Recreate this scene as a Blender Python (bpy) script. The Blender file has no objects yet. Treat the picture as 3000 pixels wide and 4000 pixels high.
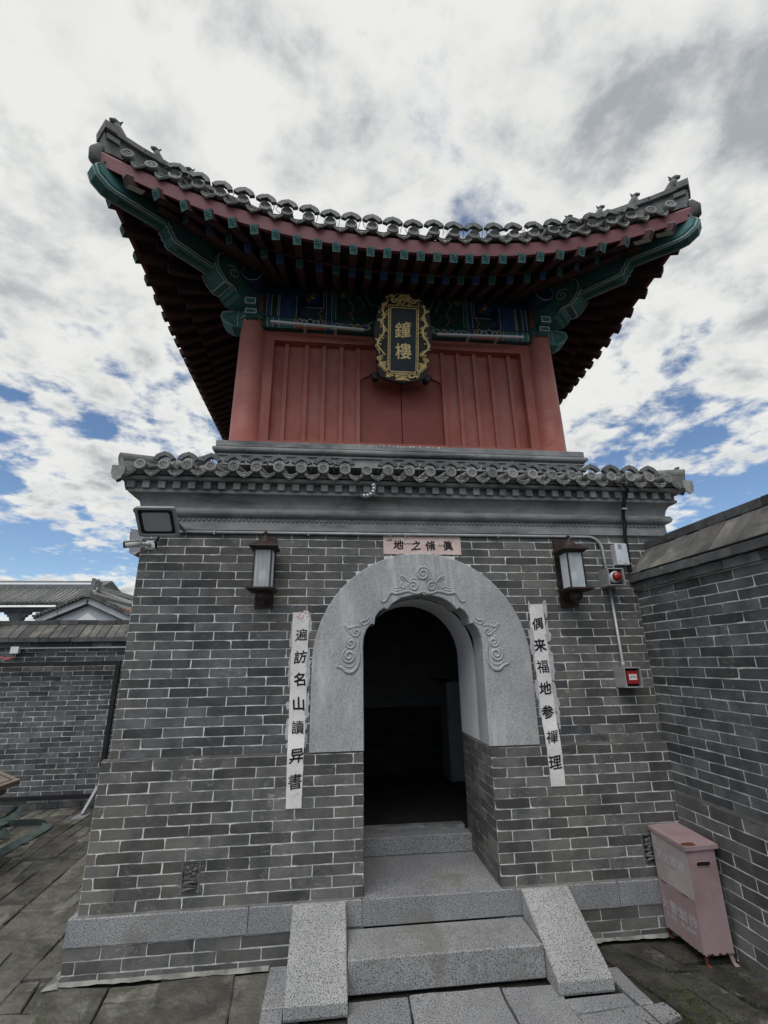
import bpy, math, random
from mathutils import Vector, Matrix, Euler
random.seed(7)
R = math.radians
scn = bpy.context.scene
COL = scn.collection

# ------------------------------------------------------------------ camera
CAM = Vector((0.0, -3.5, 1.69))
RIGHT = Vector((0.99434559, -0.10508445, -0.01530027))
DOWN = Vector((0.01786737, 0.30758403, -0.95135315))
FWD = Vector((0.10467854, 0.94570044, 0.3077224))
cd = bpy.data.cameras.new('camera')
cam = bpy.data.objects.new('camera', cd); COL.objects.link(cam)
m3 = Matrix((RIGHT, -DOWN, -FWD)).transposed()
cam.matrix_world = Matrix.Translation(CAM) @ m3.to_4x4()
cd.sensor_fit = 'HORIZONTAL'; cd.sensor_width = 36.0; cd.lens = 36.0 * 1814.17 / 3000.0
cd.clip_start = 0.05; cd.clip_end = 2000
scn.camera = cam

# ------------------------------------------------------------------ world and sun
SUN_EL, SUN_AZ = R(58), R(205)           # high behind the camera, veiled by cloud
w = bpy.data.worlds.new('World'); scn.world = w; w.use_nodes = True
nt = w.node_tree; N = nt.nodes; Lk = nt.links; N.clear()
def wn(t, **k):
    n = N.new(t)
    for a, b in k.items(): setattr(n, a, b)
    return n
def wmath(op, a, b=None, c=None, clamp=False):
    n = wn('ShaderNodeMath', operation=op, use_clamp=clamp)
    for i, v in enumerate((a, b, c)):
        if v is None: continue
        if isinstance(v, (int, float)): n.inputs[i].default_value = v
        else: Lk.new(v, n.inputs[i])
    return n.outputs[0]
def wstep(v, lo, hi):
    n = wn('ShaderNodeMapRange', interpolation_type='SMOOTHSTEP')
    Lk.new(v, n.inputs[0]); n.inputs[1].default_value = lo; n.inputs[2].default_value = hi
    return n.outputs[0]
out = wn('ShaderNodeOutputWorld'); bg = wn('ShaderNodeBackground'); bg.inputs[1].default_value = 0.07
sky = wn('ShaderNodeTexSky', sky_type='NISHITA'); sky.sun_disc = False
sky.sun_elevation = SUN_EL; sky.sun_rotation = SUN_AZ; sky.air_density = 1.0; sky.dust_density = 0.0; sky.ozone_density = 4.0
tc = wn('ShaderNodeTexCoord'); sp = wn('ShaderNodeSeparateXYZ'); Lk.new(tc.outputs['Generated'], sp.inputs[0])
zc = wmath('MAXIMUM', sp.outputs[2], 0.0)
den = wmath('ADD', zc, 0.16)
cb = wn('ShaderNodeCombineXYZ')
Lk.new(wmath('DIVIDE', sp.outputs[0], den), cb.inputs[0]); Lk.new(wmath('DIVIDE', sp.outputs[1], den), cb.inputs[1])
cb.inputs[2].default_value = 3.7
def wnoise(scale, detail, rough, dist, off):
    mp = wn('ShaderNodeMapping'); mp.inputs['Location'].default_value = off; Lk.new(cb.outputs[0], mp.inputs[0])
    n = wn('ShaderNodeTexNoise'); Lk.new(mp.outputs[0], n.inputs['Vector'])
    n.inputs['Scale'].default_value = scale; n.inputs['Detail'].default_value = detail
    n.inputs['Roughness'].default_value = rough; n.inputs['Distortion'].default_value = dist
    return n.outputs[0]
n1 = wnoise(1.75, 12, 0.58, 0.1, (3.1, 1.7, 0))
n2 = wnoise(1.6, 10, 0.58, 0.1, (8.75, 5.2, 2))
n3 = wnoise(6.5, 11, 0.60, 0.15, (1.4, 9.2, 5))
high = wstep(zc, 0.45, 0.75)
cov = wmath('ADD', wmath('ADD', n1, wmath('MULTIPLY', high, 0.05)), wmath('MULTIPLY', wmath('SUBTRACT', n3, 0.5), wmath('SUBTRACT', 0.72, wmath('MULTIPLY', high, 0.35))))
lowh = wmath('SUBTRACT', 1.0, wstep(zc, 0.0, 0.22))
cov = wmath('ADD', cov, wmath('MULTIPLY', lowh, 0.06))
midh = wmath('MULTIPLY', wstep(zc, 0.06, 0.20), wmath('SUBTRACT', 1.0, wstep(zc, 0.30, 0.50)))
cov = wmath('SUBTRACT', cov, wmath('MULTIPLY', midh, 0.075))
alpha = wstep(cov, 0.365, 0.515)
thick = wstep(cov, 0.42, 0.68)
belly = wstep(wmath('ADD', wmath('MULTIPLY', n2, 0.70), wmath('MULTIPLY', n3, 0.30)), 0.36, 0.66)
shade = wmath('MULTIPLY', wmath('MULTIPLY', thick, belly), wmath('ADD', wmath('MULTIPLY', high, 0.45), 0.55))
rA = wnoise(2.3, 10, 0.55, 0.1, (6.6, 2.4, 1)); rB = wnoise(2.3, 10, 0.55, 0.1, (6.6 + 0.05, 2.4 + 0.09, 1))
relief_ = wmath('MULTIPLY', wmath('SUBTRACT', rA, rB), 3.8)
shade = wmath('ADD', wmath('MULTIPLY', shade, 0.80), wmath('MULTIPLY', relief_, wmath('ADD', wmath('MULTIPLY', thick, 0.7), 0.3)), clamp=True)
mixc = wn('ShaderNodeMix', data_type='RGBA'); shade = wmath('ADD', shade, wmath('MULTIPLY', wmath('SUBTRACT', n3, 0.47), wmath('MULTIPLY', thick, 1.2)), clamp=True)
shade = wmath('MULTIPLY', wstep(wmath('ADD', wmath('MULTIPLY', shade, 0.8), 0.16), 0.0, 1.15), 0.95)
Lk.new(shade, mixc.inputs[0])
mixc.inputs[6].default_value = (6.95, 7.0, 6.75, 1); mixc.inputs[7].default_value = (2.55, 2.78, 3.1, 1)
mixs = wn('ShaderNodeMix', data_type='RGBA'); Lk.new(wmath('MULTIPLY', alpha, 0.985), mixs.inputs[0])
Lk.new(sky.outputs[0], mixs.inputs[6]); Lk.new(mixc.outputs[2], mixs.inputs[7])
Lk.new(mixs.outputs[2], bg.inputs[0]); Lk.new(bg.outputs[0], out.inputs[0])

sd = bpy.data.lights.new('sun', 'SUN'); sd.energy = 1.15; sd.angle = R(50); sd.color = (1.0, 0.985, 0.965)
sun = bpy.data.objects.new('sun', sd); COL.objects.link(sun)
sdir = Vector((math.sin(SUN_AZ) * math.cos(SUN_EL), math.cos(SUN_AZ) * math.cos(SUN_EL), math.sin(SUN_EL)))
sun.rotation_euler = sdir.to_track_quat('Z', 'Y').to_euler(); sun.location = (0, 0, 30)

scn.view_settings.view_transform = 'Standard'; scn.view_settings.look = 'None'
scn.view_settings.gamma = 1.0; scn.view_settings.exposure = 0.85; scn.view_settings.use_curve_mapping = False

# ------------------------------------------------------------------ materials
def mat(name, c1, c2=None, scale=6, detail=6, rough=0.85, metal=0.0, var=0.0, speck=None, stain=None, scuff=None,
        bump=None, trans=0.0, stretch=None, ramp=(0.35, 0.65), spec=0.3):
    """colour = noise mix of c1 and c2, value varied per object and per loose piece, plus specks, stains and scuffs in world space"""
    m = bpy.data.materials.new(name); m.use_nodes = True
    t = m.node_tree; n = t.nodes; l = t.links
    b = n['Principled BSDF']
    b.inputs['Roughness'].default_value = rough; b.inputs['Metallic'].default_value = metal
    b.inputs['Specular IOR Level'].default_value = spec
    if trans: b.inputs['Transmission Weight'].default_value = trans
    geo = n.new('ShaderNodeNewGeometry'); pos = geo.outputs['Position']
    def noise(sc, det, rg=0.55, st=None, dist=0.0):
        x = n.new('ShaderNodeTexNoise'); x.inputs['Scale'].default_value = sc; x.inputs['Detail'].default_value = det
        x.inputs['Roughness'].default_value = rg; x.inputs['Distortion'].default_value = dist
        if st:
            mp = n.new('ShaderNodeMapping'); mp.inputs['Scale'].default_value = st; l.new(pos, mp.inputs[0]); l.new(mp.outputs[0], x.inputs['Vector'])
        else: l.new(pos, x.inputs['Vector'])
        return x.outputs[0]
    def mr(v, lo, hi, a=0.0, c=1.0):
        x = n.new('ShaderNodeMapRange'); x.interpolation_type = 'SMOOTHSTEP'; l.new(v, x.inputs[0])
        x.inputs[1].default_value = lo; x.inputs[2].default_value = hi; x.inputs[3].default_value = a; x.inputs[4].default_value = c
        return x.outputs[0]
    def mix(f, a, c):
        x = n.new('ShaderNodeMix'); x.data_type = 'RGBA'
        l.new(f, x.inputs[0])
        for i, v in ((6, a), (7, c)):
            if isinstance(v, tuple): x.inputs[i].default_value = (v[0], v[1], v[2], 1)
            else: l.new(v, x.inputs[i])
        return x.outputs[2]
    def mul(a, c):
        x = n.new('ShaderNodeMath'); x.operation = 'MULTIPLY'
        for i, v in enumerate((a, c)):
            if isinstance(v, (int, float)): x.inputs[i].default_value = v
            else: l.new(v, x.inputs[i])
        return x.outputs[0]
    col = mix(mr(noise(scale, detail, 0.6, stretch), *ramp), c1, c2 or c1)
    if stain:                                    # (colour, scale, lo, hi, amount[, stretch])
        col = mix(mul(mr(noise(stain[1], 7, 0.65, stain[5] if len(stain) > 5 else None, 0.4), stain[2], stain[3]), stain[4]), col, stain[0])
    if speck:                                    # (colour, scale, lo, hi, amount)
        col = mix(mul(mr(noise(speck[1], 2, 0.6), speck[2], speck[3]), speck[4]), col, speck[0])
    if scuff:                                    # (colour, scale, lo, hi, amount, stretch)
        f1 = mr(noise(scuff[1], 8, 0.7, scuff[5], 0.8), scuff[2], scuff[3]); f2 = mr(noise(2.3, 3), 0.42, 0.62)
        col = mix(mul(mul(f1, f2), scuff[4]), col, scuff[0])
    if var:
        oi = n.new('ShaderNodeObjectInfo')
        ad = n.new('ShaderNodeMath'); ad.operation = 'ADD'; l.new(oi.outputs['Random'], ad.inputs[0]); l.new(geo.outputs['Random Per Island'], ad.inputs[1])
        fr = n.new('ShaderNodeMath'); fr.operation = 'FRACT'; l.new(ad.outputs[0], fr.inputs[0])
        mp = n.new('ShaderNodeMapRange'); l.new(fr.outputs[0], mp.inputs[0]); mp.inputs[3].default_value = 1 - var; mp.inputs[4].default_value = 1 + var
        hs = n.new('ShaderNodeHueSaturation'); l.new(mp.outputs[0], hs.inputs['Value']); l.new(col, hs.inputs['Color']); col = hs.outputs[0]
    l.new(col, b.inputs['Base Color'])
    if bump:                                     # (scale, strength, distance)
        bp = n.new('ShaderNodeBump'); bp.inputs['Strength'].default_value = bump[1]; bp.inputs['Distance'].default_value = bump[2]
        l.new(noise(bump[0], 6, 0.65), bp.inputs['Height']); l.new(bp.outputs[0], b.inputs['Normal'])
    return m

M = {}
M['brick'] = mat('grey_brick', (0.064, 0.066, 0.069), (0.112, 0.113, 0.113), 7, 8, 0.9, var=0.44, stain=((0.150, 0.149, 0.145), 2.2, 0.50, 0.72, 0.55, (1, 1, 0.35)),
                 scuff=((0.36, 0.36, 0.355), 24, 0.55, 0.70, 0.65, (1, 1, 1.8)), bump=(70, 0.7, 0.006))
M['brick_low'] = mat('grey_brick_weathered', (0.074, 0.074, 0.073), (0.126, 0.123, 0.116), 6, 8, 0.9, var=0.38, stain=((0.160, 0.147, 0.124), 2.0, 0.46, 0.70, 0.65, (1, 1, 0.4)),
                 scuff=((0.38, 0.37, 0.35), 22, 0.55, 0.70, 0.65, (1, 1, 1.6)), bump=(70, 0.7, 0.006))
M['inner_brick'] = mat('shaded_inner_brick', (0.022, 0.022, 0.024), (0.040, 0.040, 0.040), 7, 6, 0.9, var=0.4)  # grey brick darkened: the shade of the inner room is in its colour
M['coping'] = mat('weathered_coping_brick', (0.085, 0.083, 0.080), (0.14, 0.135, 0.125), 5, 8, 0.9, var=0.30, stain=((0.22, 0.20, 0.165), 3.2, 0.50, 0.66, 0.8), scuff=((0.30, 0.29, 0.27), 10, 0.56, 0.72, 0.5, (1, 1, 1)), bump=(60, 0.6, 0.008))
M['mortar'] = mat('lime_mortar', (0.50, 0.50, 0.485), (0.74, 0.74, 0.715), 22, 6, 0.95, stain=((0.20, 0.195, 0.185), 4.5, 0.52, 0.66, 0.85), bump=(60, 0.5, 0.004))
M['granite'] = mat('bush_hammered_granite', (0.235, 0.238, 0.243), (0.315, 0.315, 0.312), 2.2, 8, 0.85, var=0.10, speck=((0.055, 0.058, 0.07), 165, 0.50, 0.60, 0.9),
                   stain=((0.47, 0.47, 0.47), 140, 0.54, 0.66, 0.6), scuff=((0.16, 0.15, 0.128), 2.6, 0.48, 0.68, 0.75, (1, 1, 1)), bump=(120, 0.5, 0.004))
M['granite_pale'] = mat('pale_granite', (0.32, 0.32, 0.312), (0.42, 0.415, 0.40), 2.5, 8, 0.85, var=0.06, speck=((0.06, 0.06, 0.07), 170, 0.51, 0.60, 0.9),
                   stain=((0.50, 0.50, 0.49), 180, 0.55, 0.66, 0.6), scuff=((0.22, 0.205, 0.175), 3.0, 0.48, 0.68, 0.7, (1, 1, 1)), bump=(120, 0.45, 0.004))
M['archstone'] = mat('carved_arch_granite', (0.33, 0.33, 0.335), (0.43, 0.43, 0.425), 2.2, 8, 0.85, var=0.03, speck=((0.17, 0.173, 0.185), 170, 0.47, 0.62, 0.75),
                   stain=((0.47, 0.475, 0.48), 120, 0.54, 0.68, 0.5), scuff=((0.50, 0.50, 0.485), 3.5, 0.46, 0.66, 1.0, (3.0, 1, 0.35)), bump=(110, 0.35, 0.003))
M['cement'] = mat('grey_cement_render', (0.20, 0.203, 0.205), (0.29, 0.29, 0.283), 4, 8, 0.9, stain=((0.085, 0.085, 0.082), 3.2, 0.47, 0.68, 0.85, (0.5, 1, 2.2)),
                  scuff=((0.34, 0.335, 0.32), 10, 0.58, 0.74, 0.5, (1, 1, 1)), bump=(50, 0.35, 0.006))
M['tile'] = mat('grey_roof_tile', (0.155, 0.157, 0.158), (0.25, 0.248, 0.236), 12, 7, 0.85, var=0.25, stain=((0.27, 0.255, 0.215), 5, 0.50, 0.70, 0.55),
                bump=(70, 0.5, 0.005))
M['tile_dark'] = mat('dark_roof_tile', (0.08, 0.081, 0.083), (0.14, 0.138, 0.134), 8, 6, 0.85, var=0.25, stain=((0.15, 0.14, 0.12), 4, 0.55, 0.75, 0.5), bump=(50, 0.4, 0.006))
M['ridge'] = mat('ridge_tile', (0.11, 0.112, 0.115), (0.19, 0.188, 0.18), 9, 6, 0.85, var=0.1, bump=(60, 0.4, 0.006))
M['red'] = mat('faded_red_paint', (0.30, 0.088, 0.066), (0.36, 0.115, 0.088), 5, 6, 0.62, stain=((0.34, 0.155, 0.13), 5.0, 0.46, 0.70, 0.65, (1, 1, 0.25)), scuff=((0.15, 0.045, 0.04), 14, 0.58, 0.72, 0.6, (1, 1, 0.3)), bump=(36, 0.35, 0.006))
M['red_pillar'] = mat('pillar_red_paint', (0.33, 0.104, 0.082), (0.39, 0.14, 0.112), 3, 6, 0.5, stain=((0.36, 0.18, 0.15), 8, 0.50, 0.70, 0.55, (1, 1, 3.0)), scuff=((0.16, 0.05, 0.045), 12, 0.60, 0.74, 0.6, (1, 1, 2)), bump=(26, 0.5, 0.01))
M['red_door'] = mat('door_red_paint', (0.205, 0.050, 0.037), (0.235, 0.060, 0.045), 3, 5, 0.55, bump=(30, 0.15, 0.004))
M['red_fascia'] = mat('fascia_red_paint', (0.165, 0.056, 0.064), (0.205, 0.080, 0.088), 5, 6, 0.6, stain=((0.34, 0.30, 0.28), 6, 0.66, 0.74, 0.6), bump=(30, 0.3, 0.005))
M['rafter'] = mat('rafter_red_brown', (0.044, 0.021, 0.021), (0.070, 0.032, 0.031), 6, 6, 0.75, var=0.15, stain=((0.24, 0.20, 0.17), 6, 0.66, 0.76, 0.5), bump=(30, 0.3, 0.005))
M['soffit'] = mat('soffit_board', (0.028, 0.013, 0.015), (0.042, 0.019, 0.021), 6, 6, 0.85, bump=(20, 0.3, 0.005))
M['teal'] = mat('teal_paint', (0.040, 0.130, 0.132), (0.062, 0.178, 0.175), 6, 6, 0.6, stain=((0.02, 0.07, 0.085), 3, 0.55, 0.75, 0.6), bump=(30, 0.25, 0.004))
M['teal_light'] = mat('pale_teal_paint', (0.055, 0.150, 0.145), (0.10, 0.215, 0.205), 14, 6, 0.65)
M['green_dark'] = mat('dark_green_paint', (0.014, 0.060, 0.058), (0.025, 0.085, 0.075), 8, 6, 0.65)
M['blue'] = mat('blue_paint', (0.030, 0.060, 0.20), (0.050, 0.09, 0.27), 9, 6, 0.6)
M['blue_dark'] = mat('dark_blue_paint', (0.012, 0.022, 0.075), (0.022, 0.035, 0.10), 9, 6, 0.65)
M['line'] = mat('white_line_paint', (0.52, 0.55, 0.50), (0.62, 0.63, 0.58), 14, 4, 0.7)
M['orange'] = mat('vermilion_paint', (0.26, 0.075, 0.040), (0.32, 0.11, 0.06), 10, 4, 0.65)
M['gold'] = mat('gold_leaf', (0.72, 0.52, 0.21), (0.86, 0.68, 0.34), 30, 5, 0.45, metal=0.35, bump=(140, 0.4, 0.003))
M['lacquer'] = mat('black_lacquer', (0.020, 0.015, 0.014), (0.035, 0.026, 0.024), 8, 5, 0.45, bump=(30, 0.2, 0.004))
M['signboard'] = mat('dark_teal_lacquer', (0.010, 0.020, 0.028), (0.016, 0.030, 0.038), 5, 5, 0.38)
M['paper'] = mat('weathered_paper', (0.66, 0.63, 0.61), (0.75, 0.72, 0.70), 9, 7, 0.95, stain=((0.36, 0.32, 0.29), 7, 0.55, 0.75, 0.45), scuff=((0.66, 0.64, 0.62), 22, 0.55, 0.7, 0.6, (1, 1, 0.6)), bump=(45, 0.6, 0.006))
M['paper_pink'] = mat('faded_pink_paper', (0.60, 0.445, 0.40), (0.68, 0.545, 0.50), 8, 7, 0.95, stain=((0.40, 0.25, 0.21), 6, 0.55, 0.72, 0.5, (0.5, 1, 2.5)), scuff=((0.64, 0.57, 0.52), 18, 0.5, 0.7, 0.6, (0.5, 1, 2)), bump=(45, 0.6, 0.006))
M['paper_old'] = mat('paste_residue', (0.36, 0.36, 0.37), (0.48, 0.48, 0.48), 30, 6, 0.95, bump=(90, 0.5, 0.004))
M['ink'] = mat('ink', (0.006, 0.006, 0.007), (0.014, 0.013, 0.013), 20, 4, 0.7)
M['bronze'] = mat('rusty_bronze_paint', (0.022, 0.014, 0.012), (0.042, 0.026, 0.021), 14, 6, 0.55, stain=((0.075, 0.042, 0.030), 9, 0.55, 0.72, 0.7), bump=(60, 0.3, 0.003))
M['glass'] = mat('fluted_glass', (0.70, 0.75, 0.78), (0.76, 0.80, 0.83), 6, 3, 0.12, trans=0.72, spec=0.5)
M['glass'].node_tree.nodes['Principled BSDF'].inputs['Transmission Weight'].default_value = 0.0
M['glass'].node_tree.nodes['Principled BSDF'].inputs['Alpha'].default_value = 0.42
M['bulb'] = mat('frosted_bulb', (0.80, 0.81, 0.82), (0.84, 0.84, 0.84), 6, 3, 0.35)
M['steel'] = mat('galvanised_steel', (0.36, 0.365, 0.37), (0.46, 0.465, 0.47), 18, 6, 0.45, metal=0.35, stain=((0.24, 0.24, 0.235), 8, 0.55, 0.75, 0.6))
M['steel_box'] = mat('pale_metal_box', (0.56, 0.58, 0.60), (0.68, 0.70, 0.72), 9, 5, 0.4, metal=0.2, stain=((0.42, 0.42, 0.42), 12, 0.6, 0.75, 0.6))
M['lampgrey'] = mat('grey_floodlight_casing', (0.26, 0.265, 0.275), (0.31, 0.315, 0.325), 8, 4, 0.5, metal=0.2)
M['diffuser'] = mat('floodlight_lens', (0.30, 0.315, 0.305), (0.34, 0.355, 0.345), 4, 4, 0.25, spec=0.5)
M['black'] = mat('black_paint', (0.010, 0.010, 0.011), (0.018, 0.018, 0.019), 8, 4, 0.5)
M['cable'] = mat('black_cable', (0.012, 0.012, 0.013), (0.02, 0.02, 0.021), 8, 4, 0.6)
M['white_plastic'] = mat('white_plastic', (0.58, 0.59, 0.59), (0.66, 0.67, 0.67), 8, 4, 0.4)
M['redplastic'] = mat('red_plastic', (0.27, 0.016, 0.016), (0.33, 0.03, 0.028), 8, 4, 0.35)
M['redlens'] = mat('red_beacon_lens', (0.20, 0.010, 0.010), (0.27, 0.02, 0.018), 20, 4, 0.18, spec=0.6)
M['boxpink'] = mat('faded_red_box_paint', (0.27, 0.185, 0.19), (0.345, 0.25, 0.252), 4, 6, 0.6, stain=((0.40, 0.31, 0.30), 5, 0.55, 0.75, 0.5, (1, 1, 0.4)), scuff=((0.19, 0.055, 0.03), 14, 0.66, 0.72, 0.8, (1, 1, 1)), bump=(20, 0.15, 0.004))
M['boxfade'] = mat('bleached_box_paint', (0.355, 0.30, 0.295), (0.43, 0.37, 0.36), 5, 6, 0.65, stain=((0.30, 0.19, 0.185), 4, 0.52, 0.70, 0.7), scuff=((0.17, 0.06, 0.03), 14, 0.66, 0.72, 0.8, (1, 1, 1)))
M['rust'] = mat('rust', (0.075, 0.026, 0.016), (0.15, 0.055, 0.034), 25, 6, 0.9, bump=(90, 0.5, 0.003))
M['boxtext'] = mat('worn_white_stencil', (0.50, 0.49, 0.50), (0.42, 0.36, 0.37), 60, 5, 0.7, ramp=(0.42, 0.58))
M['plaster'] = mat('white_plaster', (0.62, 0.62, 0.63), (0.70, 0.70, 0.71), 4, 6, 0.9, bump=(30, 0.2, 0.004))
M['cement_floor'] = mat('shaded_cement_floor', (0.035, 0.035, 0.034), (0.05, 0.05, 0.048), 4, 6, 0.9)  # the dimness of the inner room is painted into this floor colour
M['fillet'] = mat('dirty_lime_fillet', (0.17, 0.165, 0.15), (0.30, 0.295, 0.275), 9, 8, 0.95, stain=((0.10, 0.095, 0.085), 6, 0.5, 0.66, 0.8), bump=(50, 0.6, 0.008))
M['plaster_dim'] = mat('shaded_plaster', (0.12, 0.12, 0.12), (0.15, 0.15, 0.15), 4, 6, 0.9)  # whitewash with the room's shade put into its colour
M['cabinet'] = mat('grey_cabinet_paint', (0.30, 0.30, 0.30), (0.36, 0.36, 0.36), 6, 4, 0.5)
M['slab'] = mat('slate_paving', (0.078, 0.073, 0.062), (0.150, 0.141, 0.120), 5, 8, 0.8, var=0.40, stain=((0.23, 0.225, 0.20), 4.5, 0.50, 0.66, 0.75), scuff=((0.045, 0.055, 0.018), 4, 0.52, 0.62, 0.75, (1, 1, 1)), bump=(22, 1.0, 0.025))
M['slab_wet'] = mat('mossy_paving', (0.036, 0.034, 0.029), (0.074, 0.070, 0.060), 6, 8, 0.7, var=0.25, stain=((0.20, 0.195, 0.175), 4.5, 0.58, 0.68, 0.7), scuff=((0.028, 0.036, 0.012), 5, 0.50, 0.62, 0.7, (1, 1, 1)), bump=(22, 1.0, 0.025))
M['dirt'] = mat('joint_soil', (0.022, 0.021, 0.017), (0.045, 0.042, 0.034), 9, 8, 0.95, stain=((0.028, 0.042, 0.012), 3, 0.48, 0.62, 0.7), bump=(40, 0.6, 0.012))
M['moss'] = mat('moss', (0.032, 0.046, 0.008), (0.060, 0.075, 0.016), 30, 6, 0.95)
M['wood'] = mat('weathered_wood', (0.145, 0.115, 0.088), (0.22, 0.185, 0.15), 6, 8, 0.8, stretch=(1, 9, 9), var=0.12, bump=(40, 0.3, 0.004))
M['strap'] = mat('dusty_green_canvas', (0.060, 0.088, 0.082), (0.105, 0.14, 0.13), 9, 6, 0.85, bump=(60, 0.3, 0.003))
M['redcloth'] = mat('faded_red_cloth', (0.26, 0.05, 0.045), (0.34, 0.10, 0.09), 18, 5, 0.9)
M['gable'] = mat('pale_grey_gable', (0.40, 0.42, 0.44), (0.48, 0.50, 0.51), 3, 6, 0.9)
M['gable_white'] = mat('white_gable_panel', (0.72, 0.72, 0.71), (0.78, 0.78, 0.77), 3, 5, 0.9)
M['hallgrey'] = mat('hall_beam_paint', (0.06, 0.065, 0.075), (0.085, 0.09, 0.10), 5, 5, 0.8)
M['hallwall'] = mat('hall_white_wall', (0.62, 0.64, 0.67), (0.68, 0.70, 0.72), 3, 5, 0.9)
M['rusttile'] = mat('orange_tile', (0.24, 0.11, 0.05), (0.33, 0.17, 0.09), 9, 5, 0.85)
M['leaf'] = mat('leaf_green', (0.055, 0.105, 0.016), (0.085, 0.15, 0.03), 30, 4, 0.6, var=0.2)
M['stem'] = mat('plant_stem', (0.06, 0.07, 0.03), (0.08, 0.09, 0.04), 20, 3, 0.8)
M['led'] = mat('led_lens', (0.62, 0.64, 0.62), (0.70, 0.72, 0.70), 20, 3, 0.3)
M['arclamp'] = mat('grey_arc_casing', (0.085, 0.088, 0.090), (0.135, 0.138, 0.138), 10, 5, 0.55, metal=0.1, var=0.15, stain=((0.22, 0.215, 0.20), 9, 0.55, 0.72, 0.5))

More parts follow.
